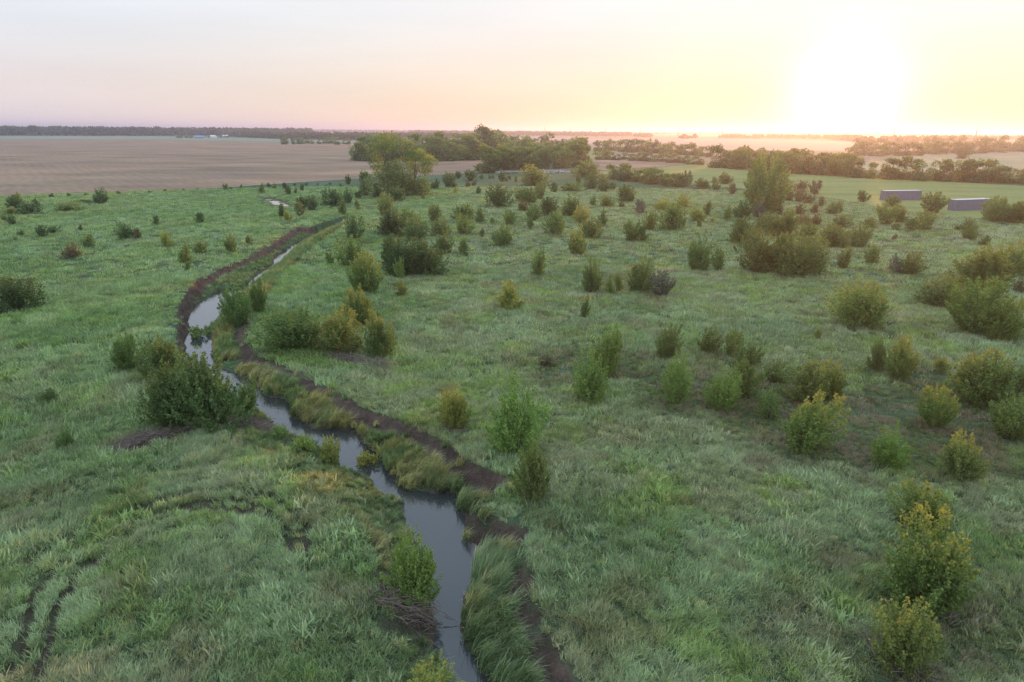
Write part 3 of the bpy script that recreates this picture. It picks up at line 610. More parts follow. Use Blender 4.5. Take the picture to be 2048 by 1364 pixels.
# zone phrase; then x, base y, width, height (photo pixels), tone, optional form
ZONES = {
"along the edge of the ploughed field": "103,395,9,8,d 138,393,8,7,d 171,392,9,6,d 237,389,9,7,d 269,387,6,4,d 300,386,8,5,d 331,384,7,6,d 366,382,6,5,d 395,380,6,4,d 451,381,11,13,g 463,379,5,5,g 482,378,6,9,g 509,376,6,4,g",
"on the green strip above the far pool": "522,387,12,19,g 537,373,8,7,d 549,378,9,10,g 570,379,12,14,d 577,389,14,16,d 591,387,6,11,d 604,381,10,13,d 589,371,8,4,d 613,370,8,5,d 635,370,6,4,d 652,373,6,4,d 660,369,7,4,d 681,372,6,5,d 695,368,14,18,d",
"in the clump at the far left edge": "33,398,18,14,y 29,417,38,24,d 19,429,28,15,y 58,428,42,24,d 71,415,18,18,d 26,450,17,20,d 137,421,57,17,y 8,440,16,12,g",
"beside the small pond": "200,407,30,30,d 166,405,30,6,g",
"in the open meadow far left of the creek": "41,471,15,12,d 32,482,11,9,g 83,474,25,22,d 107,468,24,16,d 161,461,8,11,d 141,515,36,27,b 175,496,24,26,g 250,478,34,34,d 272,478,20,20,b 312,449,15,17,d 331,494,24,32,y 399,447,18,21,d",
"in the meadow left of the red cut bank": "398,510,28,28,t 460,508,25,35,t 498,495,14,18,t 370,532,26,38,g 373,552,14,20,g",
"below the bright far pool": "563,437,15,28,d 575,446,16,20,y 605,420,26,26,d 623,421,24,28,d 601,434,20,26,t 684,432,18,28,g 714,420,10,20,g 662,411,46,33,d 694,407,22,28,d",
"left of the paired tall trees": "729,367,27,26,g 732,377,26,20,d 730,392,24,24,d 716,398,14,15,d 753,395,20,27,d",
"at the foot of the paired tall trees": "788,401,43,28,d 770,431,33,40,t 870,378,24,20,d 852,383,14,20,b 846,398,7,8,d",
"in the far meadow right of the paired tall trees": "896,374,26,28,d 915,357,16,14,d 941,361,24,20,d 936,374,10,12,b 948,371,10,12,b 963,358,10,9,d 908,375,12,12,g 910,386,10,12,y 957,389,11,16,d 979,357,6,7,d 986,357,6,7,d 1005,362,17,18,d 1013,362,6,8,d 1019,359,8,8,d 1032,364,9,12,g",
"in the big dark clump above the creek bend": "783,470,70,50,d 818,452,48,36,g 830,480,52,50,t 869,444,25,34,t 884,470,44,34,t 882,507,42,46,t,oval 710,480,35,46,d,oval",
"between the dark clump and the centre": "926,439,44,32,g 960,444,21,30,g 928,467,37,38,g 984,449,9,14,g 963,473,10,18,g 929,509,20,36,t,spiky 1020,450,25,29,g 1003,486,42,40,g 1061,457,15,24,g 1067,440,30,30,g",
"in the upright cluster below the light dome": "998,414,52,44,d 1045,404,34,30,g 1062,407,26,30,g 1080,398,23,32,t 1047,422,26,22,b",
"just right of the light dome": "1108,385,15,20,d 1142,382,44,18,l 1157,372,13,22,g,vase 1180,379,28,28,d 1205,378,30,28,t 1207,384,26,18,d 1226,380,16,14,d",
"in the middle band of the meadow": "1098,431,42,36,d 1143,432,42,42,g 1160,446,34,36,y 1110,469,54,46,g 1204,453,22,32,g 1183,476,44,38,t 1155,506,42,50,o,oval 1264,482,42,38,g 1288,482,18,28,g 1298,459,27,34,g 1345,461,60,58,g,dome",
"behind the middle band of shrubs": "1255,403,42,34,g 1215,413,33,23,y 1185,412,14,20,g 1243,415,16,13,b 1281,427,22,26,p 1325,420,34,22,y 1367,415,34,24,y 1395,444,34,28,y 1416,431,18,26,t 1426,447,11,12,y 1399,456,9,18,y",
"along the near side of the crop field": "1367,373,42,28,d 1405,377,32,20,d 1432,381,18,16,t 1451,368,30,22,t 1429,366,14,12,t 1464,388,22,20,b",
"around the foot of the lone tall tree": "1454,439,17,28,g 1486,437,38,36,d 1517,437,26,28,p 1541,425,30,28,p 1560,429,16,20,b",
"in the sunlit group right of the lone tall tree": "1576,375,18,14,b 1602,384,28,22,b 1631,388,26,26,b,vase 1578,402,22,28,b 1600,404,28,26,b 1617,408,26,20,b 1644,414,14,20,b 1598,430,22,20,b 1630,427,16,18,b 1668,428,30,24,t 1612,451,32,20,b 1635,451,18,22,b",
"around the two blue containers": "1728,404,22,24,t,vase 1785,413,32,22,t 1868,426,46,40,t,vase 2000,444,76,46,t 2042,446,50,42,t",
"in front of the blue containers": "1775,449,42,40,t 1800,446,30,34,t 1791,462,16,14,t 1822,462,26,24,t 1850,460,38,38,t 1740,456,32,20,t 1684,456,38,26,t 1940,462,30,26,t 1940,479,34,30,t 1970,492,26,20,t 1915,461,10,10,t 1789,480,10,12,b",
"in the large clump below the lone tall tree": "1485,485,62,50,g 1531,464,40,34,t 1570,474,74,50,t 1617,486,40,40,t 1520,546,84,78,t 1592,556,104,84,t 1632,545,44,64,p",
"right of the large clump": "1668,492,68,40,t 1721,495,38,46,t 1688,537,38,42,t,vase 1746,526,30,42,t 1795,548,24,38,p 1826,550,48,42,t",
"in the open meadow near the centre": "1075,549,30,54,g,spiky 1184,580,42,64,g,oval 1221,586,18,36,g,spiky 1240,583,17,38,g,spiky 1282,583,52,66,t,oval 1326,594,48,48,p 1019,622,50,58,y,spiky 1168,638,18,48,t,vase 1399,545,54,64,g,oval 1439,545,26,44,g,spiky",
"in the tall clump at the right edge": "1965,577,110,74,o,dome 2018,548,80,60,o,dome 1868,615,60,58,t 1915,620,50,64,t 1958,668,100,104,g,oval 2012,683,66,78,l,oval 2038,590,22,26,b",
"in the meadow below the large clump": "1723,656,104,86,o,dome 1636,678,14,22,y",
"beside the creek bend in the middle distance": "696,537,54,60,g 660,533,18,24,g 800,552,92,76,d,dome 855,548,72,64,d,dome 802,560,26,42,l,vase 731,592,64,78,o,oval 801,595,22,32,t,spiky",
"in the bushy row on the creek's right bank": "583,702,122,82,g,dome 680,705,84,86,o,oval 718,650,64,72,o,oval 755,712,70,86,o,spiky",
"at the water's edge by the upper pool": "470,648,58,74,g,oval 515,632,36,62,g,oval",
"on the meadow's left side": "30,624,88,64,d,dome 96,805,38,28,d 126,893,30,38,g 10,768,22,16,g 47,703,26,16,g",
"in the dark clump on the creek's left bank": "249,740,54,68,g,oval 315,757,80,82,g,oval 335,852,104,118,d,dome 412,850,132,142,d,dome 490,808,42,62,g,oval",
"low along the creek's left edge": "556,874,40,30,g 607,897,48,36,l 662,908,38,56,y,oval",
"in the pair right of the creek": "908,860,60,80,y,oval 1035,905,108,132,l,spiky 1068,1010,72,108,t,spiky",
"in the middle of the near meadow": "1213,750,60,94,l,oval 1182,802,72,96,l,oval",
"in the brown hollow on the right": "1336,718,48,66,t,oval 1418,706,46,54,t 1468,708,36,50,t 1496,732,56,46,g 1550,760,50,42,t 1360,803,58,94,l,oval 1448,815,66,76,l,oval 1492,790,62,70,g,spiky 1542,832,46,54,g 1662,792,58,70,o,oval 1608,800,82,80,t,spiky 1615,903,104,116,o,oval",
"in the far right part of the hollow": "1758,740,36,62,t,spiky 1806,755,56,80,o,spiky 1883,745,30,30,y,spiky 1980,808,116,102,o,dome 2044,792,40,60,t 1880,855,66,80,o,oval 2030,872,86,76,g,vase 1786,936,70,74,l,vase 1928,965,82,92,o,oval",
"in the near right corner of the meadow": "1848,1064,106,88,o,oval 1868,1226,160,178,o,oval 1815,1346,130,136,o,oval",
}
sd_i = 1000
for ph, txt in ZONES.items():
    items = []
    for t in txt.split():
        f = t.split(','); items.append((float(f[0]), float(f[1]), float(f[2]), float(f[3]), f[4], f[5] if len(f) > 5 else None))
    items.sort()
    for k, (x, yb, wp, hp, tone, form) in enumerate(items):
        sd_i += 1; big = max(wp, hp)
        lod = 'T' if big < 12.5 else 'S' if big < 28 else 'M' if big < 62 else 'L'
        if form is None: form = 'dome' if wp > hp*1.15 else ('oval' if (sd_i % 3) else 'vase') if wp > hp*0.7 else 'spiky'
        sz = 'tiny' if big < 12.5 else 'small' if big < 30 else 'medium' if big < 70 else 'large'
        shp = {'dome': 'rounded', 'oval': 'upright', 'vase': 'flaring', 'spiky': 'spiky'}[form]
        nm = TNAME[tone].replace(' ', '-'); full = f"{sz} {nm} {shp} shrub, {ORD[k]+' from left ' if len(items) > 1 else ''}{ph}"
        lab = full if len(full.split()) <= 16 else f"{sz} {nm} shrub, {ORD[k]+' from left ' if len(items) > 1 else ''}{ph}"
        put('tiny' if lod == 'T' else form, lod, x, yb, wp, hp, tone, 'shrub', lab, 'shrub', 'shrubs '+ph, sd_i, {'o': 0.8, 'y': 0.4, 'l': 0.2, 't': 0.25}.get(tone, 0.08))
# singled-out plants
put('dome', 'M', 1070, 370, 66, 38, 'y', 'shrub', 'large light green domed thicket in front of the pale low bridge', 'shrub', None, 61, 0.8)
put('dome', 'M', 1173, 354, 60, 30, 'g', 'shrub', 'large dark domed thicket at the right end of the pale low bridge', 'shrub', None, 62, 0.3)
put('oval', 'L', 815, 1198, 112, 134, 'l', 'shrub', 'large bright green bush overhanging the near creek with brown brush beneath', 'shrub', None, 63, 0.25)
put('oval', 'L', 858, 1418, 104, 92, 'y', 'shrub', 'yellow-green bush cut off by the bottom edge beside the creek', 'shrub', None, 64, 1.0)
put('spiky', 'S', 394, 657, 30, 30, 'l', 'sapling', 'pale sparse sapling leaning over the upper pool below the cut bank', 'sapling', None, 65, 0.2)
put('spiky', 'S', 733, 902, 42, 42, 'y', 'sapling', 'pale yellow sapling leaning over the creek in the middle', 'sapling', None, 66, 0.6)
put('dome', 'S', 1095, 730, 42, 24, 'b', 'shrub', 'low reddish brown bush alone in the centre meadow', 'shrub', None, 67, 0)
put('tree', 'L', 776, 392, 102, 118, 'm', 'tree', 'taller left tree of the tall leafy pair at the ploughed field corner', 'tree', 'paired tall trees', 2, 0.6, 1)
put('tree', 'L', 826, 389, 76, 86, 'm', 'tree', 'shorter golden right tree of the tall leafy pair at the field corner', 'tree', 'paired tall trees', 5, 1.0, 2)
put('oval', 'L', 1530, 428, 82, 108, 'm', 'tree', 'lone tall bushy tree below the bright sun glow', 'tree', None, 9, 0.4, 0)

# ------------------------------------------------------------------ woods and hedgerows, tree by tree
rw = np.random.default_rng(77)
def tree_row(pts, n, hpx, jit, tones, label, group, name='tree', lod='M', wr=(0.95, 1.5), ordn=None):
    pts = np.array(pts, float); L = np.concatenate([[0], np.cumsum(np.hypot(*np.diff(pts, axis=0).T))])
    out = []
    for k in range(n):
        s = (k+0.5+rw.uniform(-.4, .4))/n*L[-1]; x = np.interp(s, L, pts[:, 0]); y = np.interp(s, L, pts[:, 1])+rw.uniform(-jit, jit)
        hh = hpx*rw.uniform(0.75, 1.2); out.append((x, y, hh*rw.uniform(*wr), hh))
    out.sort()
    for k, (x, y, ww, hh) in enumerate(out):
        lab = f"{ORD[k]} tree from the left {label}" if ordn else f"leafy tree {label}"
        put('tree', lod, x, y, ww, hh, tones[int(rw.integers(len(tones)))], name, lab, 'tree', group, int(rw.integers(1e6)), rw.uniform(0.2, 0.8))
tree_row([(705,320),(760,321),(860,322),(960,318)], 14, 40, 1, 'gdg', 'in the wood just behind the paired tall trees', 'trees of the wood behind the tall pair')
tree_row([(835,318),(930,316),(1000,310)], 8, 46, 2, 'gd', 'in the wood just behind the paired tall trees', 'trees of the wood behind the tall pair')
tree_row([(720,300),(850,303),(1000,302)], 18, 22, 3, 'dg', 'in the deep rear of the central wood', 'trees in the rear of the central wood', lod='S')
tree_row([(950,300),(1080,303),(1170,305)], 18, 26, 4, 'gdt', 'in the deep rear of the central wood', 'trees in the rear of the central wood', lod='S')
tree_row([(970,344),(1040,341),(1120,336),(1165,333)], 10, 46, 2, 'gdt', 'at the front of the central wood beyond the bridge', 'trees at the front of the central wood', ordn=1)
tree_row([(1000,326),(1080,325),(1165,322)], 12, 40, 3, 'gt', 'in the middle of the central wood', 'trees in the middle of the central wood')
tree_row([(1190,319),(1260,320),(1330,324),(1410,330)], 20, 15, 1, 'dt', 'in the low hedge beyond the brown strip field', 'trees of the low hedge beyond the brown strip', lod='S', wr=(0.9, 1.5))
tree_row([(1190,300),(1240,302),(1300,306),(1380,311),(1420,312)], 21, 22, 3, 'td', 'in the wood behind the low hedge right of centre', 'trees of the wood right of centre', lod='S')
tree_row([(1432,334),(1500,339),(1560,344),(1620,348),(1700,353),(1742,356)], 20, 36, 1, 'td', 'in the dense hedgerow below the sun', 'trees of the hedgerow below the sun', ordn=1, wr=(0.8, 1.2))  # right end: trees added across a hedge gap to block a sun beam
tree_row([(1470,328),(1560,333),(1690,340)], 15, 30, 2, 'td', 'in the rear rank of the dense hedgerow below the sun', 'rear trees of the hedgerow below the sun', lod='S')
tree_row([(1765,358),(1830,360),(1900,362),(1960,364),(2048,367),(2150,372)], 16, 36, 1, 'td', 'in the hedgerow behind the blue containers', 'trees of the hedgerow behind the containers', ordn=1, wr=(0.8, 1.4))
tree_row([(1690,312),(1760,311),(1830,309),(1900,307),(2048,303),(2150,300)], 30, 22, 2, 'td', 'in the wood beyond the pale right pasture', 'trees of the wood beyond the right pasture', lod='S', wr=(0.8, 1.3))
tree_row([(1700,300),(1800,298),(1950,296),(2100,294)], 21, 20, 3, 'td', 'in the wood beyond the pale right pasture', 'trees of the wood beyond the right pasture', lod='S', wr=(0.8, 1.3))
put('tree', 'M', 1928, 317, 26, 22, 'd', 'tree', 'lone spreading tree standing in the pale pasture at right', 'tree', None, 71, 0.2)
tree_row([(1220,357),(1258,362),(1300,366),(1350,373)], 9, 27, 1, 'dg', 'in the dark hedge leading right from the bridge', 'trees of the dark hedge right of the bridge', ordn=1, wr=(1.0, 1.5))
tree_row([(560,288),(640,287),(700,289)], 14, 11, 1, 'dg', 'in the low grove at the ploughed field end', 'trees of the low grove at the field end', lod='S', wr=(0.8, 1.4))

# far-off woods that read as one mass
def far_wood(name, bands, label, lod_n=26):
    V = []; A = []; r = np.random.default_rng(len(label)+len(bands))
    for pts, n, hm, depth in bands:
        g = gp2(pts); L = np.concatenate([[0], np.cumsum(np.hypot(*np.diff(g, axis=0).T))])
        s = r.uniform(0, L[-1], n); x = np.interp(s, L, g[:, 0]); y = np.interp(s, L, g[:, 1])
        k = depth*r.uniform(0, 1, n)**1.5; dn = np.hypot(x, y); x = x+x/dn*k; y = y+y/dn*k
        hh = hm*r.uniform(0.6, 1.25, n); rd = hh*r.uniform(0.35, 0.65, n)
        q = r.normal(size=(n, lod_n, 3)); q /= np.linalg.norm(q, axis=2, keepdims=True); q[..., 2] = np.abs(q[..., 2])*1.0-0.25*(r.uniform(size=(n, lod_n)))
        c = np.stack([x[:, None]+q[..., 0]*rd[:, None], y[:, None]+q[..., 1]*rd[:, None], (0.35+0.6*q[..., 2])*hh[:, None]], -1).reshape(-1, 3)
        sz = np.repeat(rd*0.42, lod_n)[:, None]*r.uniform(0.7, 1.3, (n*lod_n, 1)); D = r.normal(size=c.shape); D /= np.linalg.norm(D, axis=1, keepdims=True)
        S = np.cross(D, r.normal(size=c.shape)); S /= np.linalg.norm(S, axis=1, keepdims=True)
        V.append(np.stack([c-D*sz, c+S*sz, c+D*sz, c-S*sz], 1).reshape(-1, 3)); A.append(np.repeat(np.repeat(np.clip(r.normal(.5, .2, n), 0, 1), lod_n), 4))
    V = np.vstack(V); A = np.concatenate(A); m = mesh_np(name, V, np.arange(len(V)).reshape(-1, 4), 4)
    ca = m.color_attributes.new('leaf', 'FLOAT_COLOR', 'POINT'); ca.data.foreach_set('color', np.column_stack([A, A*0, A*0, A*0+1]).astype(np.float32).ravel())
    o = tag(link(name, m, M_FOL), label, 'wood', kind='stuff'); o.color = (0.058, 0.085, 0.036, 0); return o
far_wood('far_wood', [([(-500,276),(0,271.5),(200,272),(360,272),(480,271.5),(620,271)], 2900, 18, 600), ([(450,272.5),(560,278),(700,281),(800,283)], 1100, 11, 300)], 'blue hazy wood behind the ploughed field on the left')
far_wood('far_wood', [([(560,276),(800,276),(960,277)], 900, 11, 250), ([(820,269),(1000,271),(1260,273.5)], 1000, 15, 400), ([(1270,275),(1300,275)], 40, 12, 60), ([(1360,278),(1390,278)], 16, 12, 60), ([(1440,277),(1560,277),(1660,279),(1720,283)], 420, 12, 200), ([(1720,289),(1840,285),(1960,280),(2100,279)], 420, 13, 300)], 'hazy wood line behind the pale stubble field')
far_wood('distant_wood', [([(-500,268),(0,262),(700,265),(1024,266),(1500,271),(2048,275),(2500,278)], 5200, 15, 1500), ([(-500,264),(0,257.6),(1024,263),(2048,271.5),(2500,276)], 4200, 16, 3000), ([(-500,261.5),(0,256),(1024,262),(2048,269.6),(2500,274)], 3000, 15, 7000)], 'faint distant wooded country along the whole horizon', 16)

# ------------------------------------------------------------------ built things
def box_bm(bm, x0, x1, y0, y1, z0, z1):
    v = [bm.verts.new(c) for c in ((x0,y0,z0),(x1,y0,z0),(x1,y1,z0),(x0,y1,z0),(x0,y0,z1),(x1,y0,z1),(x1,y1,z1),(x0,y1,z1))]
    for f in ((0,3,2,1),(4,5,6,7),(0,1,5,4),(1,2,6,5),(2,3,7,6),(3,0,4,7)): bm.faces.new([v[i] for i in f])
def bm_obj(name, boxes, mat, parent):
    bm = bmesh.new()
    for b in boxes: box_bm(bm, *b)
    m = bpy.data.meshes.new(name); bm.to_mesh(m); bm.free(); m.materials.append(mat); return link(name, m, None, parent)
def thing(name, loc, rz, label, cat, group=None):
    e = bpy.data.objects.new(name, None); COL.objects.link(e); e.location = loc; e.rotation_euler = (0, 0, rz); return tag(e, label, cat, group)
M_BLUE = plain('blue_painted_steel', (0.135, 0.14, 0.19), 0.5, 0.15, 1.2)
M_ROOF = plain('pale_container_roof', (0.55, 0.56, 0.58), 0.35, 0.12, 1.0)
M_WHITE = plain('white_paint', (0.75, 0.75, 0.74), 0.5, 0.06, 1.0)
M_GREY = plain('weathered_concrete', (0.36, 0.34, 0.31), 0.85, 0.25, 1.5)
M_STEEL = plain('galvanised_steel', (0.30, 0.30, 0.31), 0.5, 0.1, 1.0)
M_BLROOF = plain('blue_metal_roof', (0.16, 0.27, 0.42), 0.5, 0.1, 0.5)
M_GLASS = plain('dark_window', (0.03, 0.035, 0.04), 0.15, 0.1, 1.0)
M_DOOR = plain('brown_door', (0.15, 0.10, 0.07), 0.7, 0.2, 2.0)
def container(xl, yl, xr, yr, label, other_len=None):
    a = gp(xl, yl); b = gp(xr, yr); d = (b-a)[:2]; L = float(np.hypot(*d)); rz = math.atan2(d[1], d[0])
    if other_len: L = other_len
    H, W = 2.9, 2.45
    e = thing('shipping_container', (a[0], a[1], 0.08), rz, label, 'container', 'blue shipping containers')
    bm_obj('frame', [(0, L, 0, .12, 0, .16), (0, L, W-.12, W, 0, .16), (0, L, 0, .12, H-.12, H), (0, L, W-.12, W, H-.12, H)] +
           [(x0, x0+.14, y0, y0+.14, .16, H-.12) for x0 in (0, L-.14) for y0 in (0, W-.14)] + [(x0, x0+.14, .12, W-.12, z0, z0+.12) for x0 in (0, L-.14) for z0 in (0.02, H-.14)], M_BLUE, e)
    n = int(L/0.28); st = (L-0.28)/n
    for nm, y0 in (('side_panel', 0.03), ('side_panel', W-0.09)):
        bm_obj(nm, [(0.14, L-.14, y0+.02, y0+.04, .16, H-.12)] + [(0.14+st*k, 0.14+st*(k+.5), y0, y0+.06, .165, H-.125) for k in range(n)], M_BLUE, e)
    bm_obj('roof', [(.02, L-.02, .12, W-.12, H-.05, H+.02)] + [(0.2+0.6*k, 0.45+.6*k, .2, W-.2, H+.02, H+.04) for k in range(int((L-.4)/.6))], M_ROOF, e)
    for k, y0 in enumerate((0.15, W/2+.01)):
        dr = bm_obj('door', [(0.02, 0.08, y0, y0+W/2-.17, .17, H-.15)], M_BLUE, e)
        bm_obj('lock_rod', [(-0.02, 0.015, y0+q, y0+q+.04, .2, H-.2) for q in (.25, .7)], M_STEEL, dr)
    bm_obj('end_wall', [(L-.09, L-.03, .14, W-.14, .16, H-.12)], M_BLUE, e)
    bm_obj('floor', [(.1, L-.1, .12, W-.12, .05, .15)], M_GREY, e)
    return e, L
c1, L1 = container(1770, 401.5, 1841, 400.5, 'blue shipping container with pale roof behind a small round shrub, the left one')
c2, L2 = container(1911, 422.5, 1982, 419.5, 'blue shipping container with pale roof half hidden by a bush at far right', L1)
p = gp(1904.5, 417); e = thing('water_tank', (p[0], p[1], 0.0), 0.3, 'small white upright tank at the left end of the right container', 'tank')
bm = bmesh.new(); bmesh.ops.create_cone(bm, cap_ends=True, segments=14, radius1=0.55, radius2=0.55, depth=1.3, matrix=Matrix.Translation((0, 0, 0.75))); bmesh.ops.create_cone(bm, cap_ends=True, segments=14, radius1=0.55, radius2=0.15, depth=0.25, matrix=Matrix.Translation((0, 0, 1.53)))
m = bpy.data.meshes.new('tank_body'); bm.to_mesh(m); bm.free(); m.materials.append(M_WHITE); link('tank_body', m, None, e)
bm_obj('lid', [(-.12, .12, -.12, .12, 1.66, 1.74)], M_STEEL, e); bm_obj('base', [(-.6, .6, -.6, .6, 0, .1)], M_GREY, e)

# low pale road bridge on a rubble bank
pa, pbb = gp(1000, 347.5), gp(1142, 343.5); d = (pbb-pa)[:2]; LB = float(np.hypot(*d)); rz = math.atan2(d[1], d[0])
e = thing('road_bridge', (pa[0], pa[1], 0), rz, 'long low pale bridge with a rail in front of the central wood', 'bridge')
bm_obj('deck', [(0, LB, 0, 5.0, 0.5, 0.8)], M_GREY, e)
bm_obj('kerb', [(0, LB, -.12, .2, .8, 1.0)], M_GREY, e)
for k in range(int(LB/6)+1): bm_obj('pier', [(min(LB-.5, k*6.0), min(LB-.5, k*6.0)+.5, .3, 4.7, -.2, .5)], M_GREY, e)
for k in range(int(LB/2.5)+1): bm_obj('rail_post', [(k*2.5, k*2.5+.12, -.02, .1, 1.0, 1.55)], M_GREY, e)
bm_obj('rail', [(0, LB, -.08, -.02, 1.4, 1.55)], M_GREY, e)
rr = np.random.default_rng(3)
for k in range(70):
    u = rr.uniform(0.52, 1.0)*LB; q = -rr.uniform(0.4, 4.0); s = rr.uniform(0.3, 0.7)
    bm = bmesh.new(); bmesh.ops.create_icosphere(bm, subdivisions=1, radius=s)
    for v in bm.verts: v.co *= rr.uniform(0.7, 1.2); v.co.z *= 0.6
    m = bpy.data.meshes.new('rubble_stone'); bm.to_mesh(m); bm.free(); m.materials.append(M_GREY)
    o = link('rubble_stone', m, None, e); o.location = (u, q, 0.15+max(0, 0.5+q*0.15))

# farm buildings far beyond the ploughed field
def house(x, yb, wpx, hpx, label, roofm, wallm, rz=0.2, asp=0.55, name='farm_building'):
    p = gp(x, yb); zc = float((p-CAMP)@FW); W = wpx*zc/F; H = hpx*zc/F; D = W*asp; hw = H*0.6
    e = thing(name, (p[0], p[1], 0), rz, label, 'building', 'farm buildings')
    bm_obj('wall', [(-W/2, W/2, 0, D, 0, hw)], wallm, e)
    ov = 0.4; V = [(-W/2-ov, -ov, hw), (W/2+ov, -ov, hw), (W/2+ov, D+ov, hw), (-W/2-ov, D+ov, hw), (-W/2-ov, D/2, H), (W/2+ov, D/2, H)]
    m = bpy.data.meshes.new('roof'); m.from_pydata(V, [], [(0, 1, 5, 4), (2, 3, 4, 5), (1, 2, 5), (3, 0, 4), (3, 2, 1, 0)]); m.materials.append(roofm); link('roof', m, None, e)
    for k in range(3):
        c = -W/2+W*(k+.5)/3
        if k == 1: bm_obj('door', [(c-.6, c+.6, -.05, .02, 0, 2.2)], M_DOOR, e)
        else: bm_obj('window', [(c-.8, c+.8, -.05, .02, 1.2, 2.5)], M_GLASS, e)
    return e
house(398, 276.5, 17, 5, 'long blue roofed farm building beyond the ploughed field, leftmost of three', M_BLROOF, M_BLROOF)
house(425, 275.5, 12, 5, 'pale farmhouse in the middle of the three beyond the ploughed field', M_ROOF, M_WHITE, -0.2)
house(450, 274.5, 12, 4.5, 'pale roofed barn beyond the ploughed field, rightmost of three', M_ROOF, M_GREY, 0.1)
house(926, 270.8, 12, 3, 'tiny white shed at the far edge of the stubble field', M_WHITE, M_WHITE, 0.0)
house(1802, 302, 12, 4, 'white roofed house half hidden in the wood at right', M_WHITE, M_GREY, 0.1)
tree_row([(352,275.5),(372,275.5),(384,276)], 6, 5, .4, 'd', 'beside the blue roofed farm building', 'farmyard trees', lod='S')
tree_row([(412,276),(438,275),(462,275)], 6, 4.5, .4, 'd', 'among the pale farm buildings', 'farmyard trees', lod='S')

# power pylons and masts on the horizon
def mast(x, ytop, dist, label, arms):
    d = ray(x, ytop); t = dist/math.hypot(d[0], d[1]); top = (CAMP+d*t); H = top[2]
    e = thing('lattice_mast', (top[0], top[1], 0), 0.2, label, 'mast', 'pylons and masts on the horizon')
    b = H*0.055; th = 0.35 if dist < 2500 else 0.5; paths = []
    for sx, sy in ((-1, -1), (1, -1), (1, 1), (-1, 1)):
        link('leg', tube_mesh('leg', [([(sx*b, sy*b, 0), (sx*b*.35, sy*b*.35, H*.6), (0, 0, H)], th, th*.7)], M_STEEL, 4), None, e)
    for k in range(8):
        z0, z1 = H*k/9, H*(k+1)/9; w0, w1 = b*(1-k/9.5), b*(1-(k+1)/9.5)
        paths += [([(-w0, -w0, z0), (w1, -w1, z1)], th*.5, th*.5), ([(w0, -w0, z0), (-w1, -w1, z1)], th*.5, th*.5), ([(w0, w0, z0), (-w1, w1, z1)], th*.5, th*.5)]
    link('bracing', tube_mesh('bracing', paths, M_STEEL, 4), None, e)
    for k in range(arms):
        z = H*(0.72+0.11*k); link('cross_arm', tube_mesh('cross_arm', [([(-H*.13, 0, z), (0, 0, z+.4), (H*.13, 0, z)], th*.6, th*.6)], M_STEEL, 4), None, e)
    return e
for k, (x, yt) in enumerate([(1090,252.5), (1140,253.5), (1212,252), (1281,252.5), (1357,253.5), (1446,254), (1541,253)]):
    mast(x, yt, 3000-60*k, f"{ORD[k]} power pylon from the left on the hazy horizon", 2)
mast(1790, 254.5, 1500, 'thin tall mast on the horizon just right of the sun glow', 0)
mast(1955, 254.5, 1300, 'thin tall mast on the horizon near the right edge', 1)

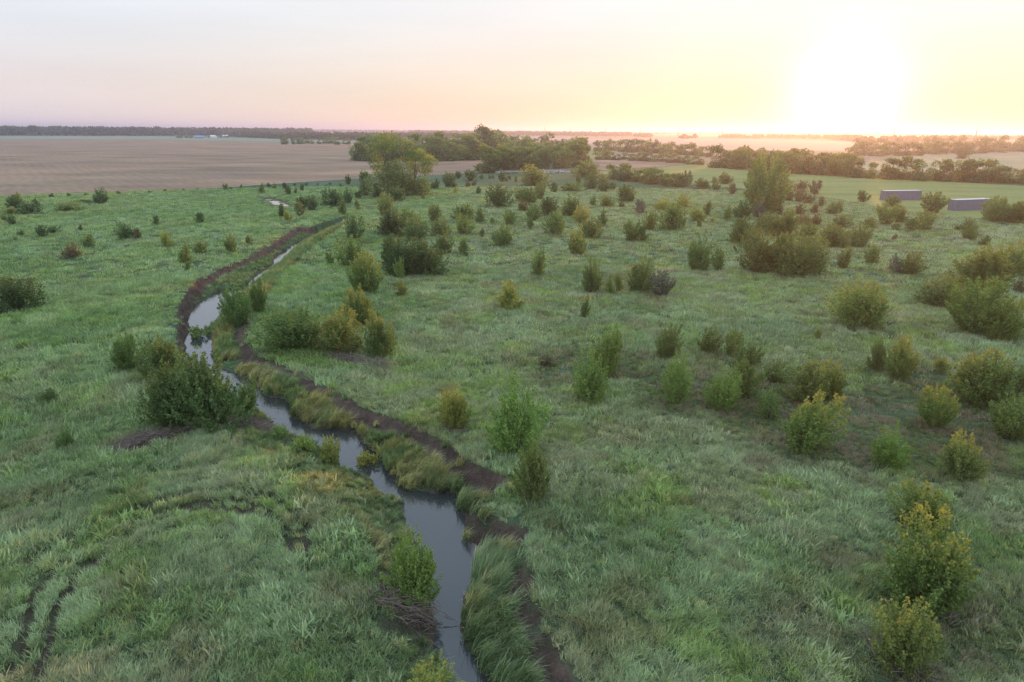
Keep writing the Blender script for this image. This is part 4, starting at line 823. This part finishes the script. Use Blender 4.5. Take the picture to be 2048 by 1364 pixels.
# ------------------------------------------------------------------ piles of flood-washed brush
def brush(pxs, n, lmax, label, zup=0.35, seed=1):
    r = np.random.default_rng(seed); g = gp2(pxs, 0.0); L = np.concatenate([[0], np.cumsum(np.hypot(*np.diff(g, axis=0).T))]) if len(g) > 1 else np.array([0, 1e-3])
    c0 = g.mean(0); z0 = gz(*c0); e = thing('brush_pile', (c0[0], c0[1], z0), 0, label, 'brush pile', 'piles of dead brush'); V = []
    for nm, mult, rad in (('twigs', n, 0.012), ('branches', n//6, 0.03)):
        paths = []
        for k in range(mult):
            s = r.uniform(0, L[-1]); i = min(np.searchsorted(L, s, 'right')-1, max(0, len(g)-2)); j = min(i+1, len(g)-1)
            t = (s-L[i])/max(1e-3, L[j]-L[i]) if len(g) > 1 else 0; q = g[i]*(1-t)+g[j]*t+r.normal(0, 0.38, 2)
            d = g[j]-g[i]; a = (math.atan2(d[1], d[0]) if len(g) > 1 else r.uniform(0, 6.3))+r.normal(0, 0.5); l = r.uniform(.3, 1)*lmax
            z = gz(*q)-z0+r.uniform(0.02, zup) if k % 5 == 0 or not V else V[-1]; V.append(z)
            x, y = q-c0; dx, dy = math.cos(a)*l/2, math.sin(a)*l/2; sl = r.normal(0, .12)*l
            paths.append(([(x-dx, y-dy, z-sl), (x+r.normal(0, .08)*l, y+r.normal(0, .08)*l, z+.05*l), (x+dx, y+dy, z+sl)], rad, rad*.5))
        link(nm, tube_mesh(nm, paths, M_TWIG, 3), None, e)
brush([(225,900),(270,880),(330,862),(385,850)], 900, 1.3, 'long heap of brown flood debris below the dark clump by the creek', 0.3, 1)
brush([(430,848),(500,838),(560,862)], 300, 1.2, 'strip of dead brush on the left bank under the dark clump', 0.3, 2)
brush([(672,708),(720,722),(770,728)], 420, 1.6, 'tangled heap of pale dead branches below the bushy row', 0.5, 3)
brush([(570,702),(640,694)], 160, 1.4, 'thin line of dead branches under the bushy row', 0.3, 4)
brush([(890,862),(950,855)], 160, 1.2, 'small heap of dead twigs at the foot of the yellow-green shrub', 0.3, 5)
brush([(1062,1005),(1080,990)], 160, 1.0, 'dead brown twigs at the foot of the sparse spiky shrub', 0.5, 6)
brush([(770,1205),(820,1212),(850,1222)], 520, 1.3, 'dark tangle of dead branches under the bright green creek bush', 0.6, 7)
brush([(1735,1290),(1790,1320),(1840,1350)], 200, 1.6, 'dead branches lying in the near right corner', 0.3, 8)
brush([(1860,1240),(1890,1235)], 120, 1.1, 'pale dead twigs between the two nearest gold-tipped shrubs', 0.4, 9)
brush([(1785,1045),(1800,1040)], 60, 1.0, 'bare pale branch beside the upper shrub of the near right corner', 0.4, 10)

# ------------------------------------------------------------------ morning haze
bm = bmesh.new(); box_bm(bm, -36500, 36500, -36500, 36500, -4.0, 62.0)
hm = bpy.data.meshes.new('haze'); bm.to_mesh(hm); bm.free()
mh = bpy.data.materials.new('haze'); mh.use_nodes = True; nt = mh.node_tree; nt.nodes.clear()
out = nt.nodes.new('ShaderNodeOutputMaterial'); pv = nt.nodes.new('ShaderNodeVolumePrincipled')
pv.inputs['Color'].default_value = (0.66, 0.74, 0.94, 1); pv.inputs['Density'].default_value = 1.9e-4; pv.inputs['Anisotropy'].default_value = 0.66
nt.links.new(pv.outputs[0], out.inputs['Volume'])
tag(link('haze', hm, mh), 'pale morning haze lying over the whole valley', 'haze', kind='stuff')
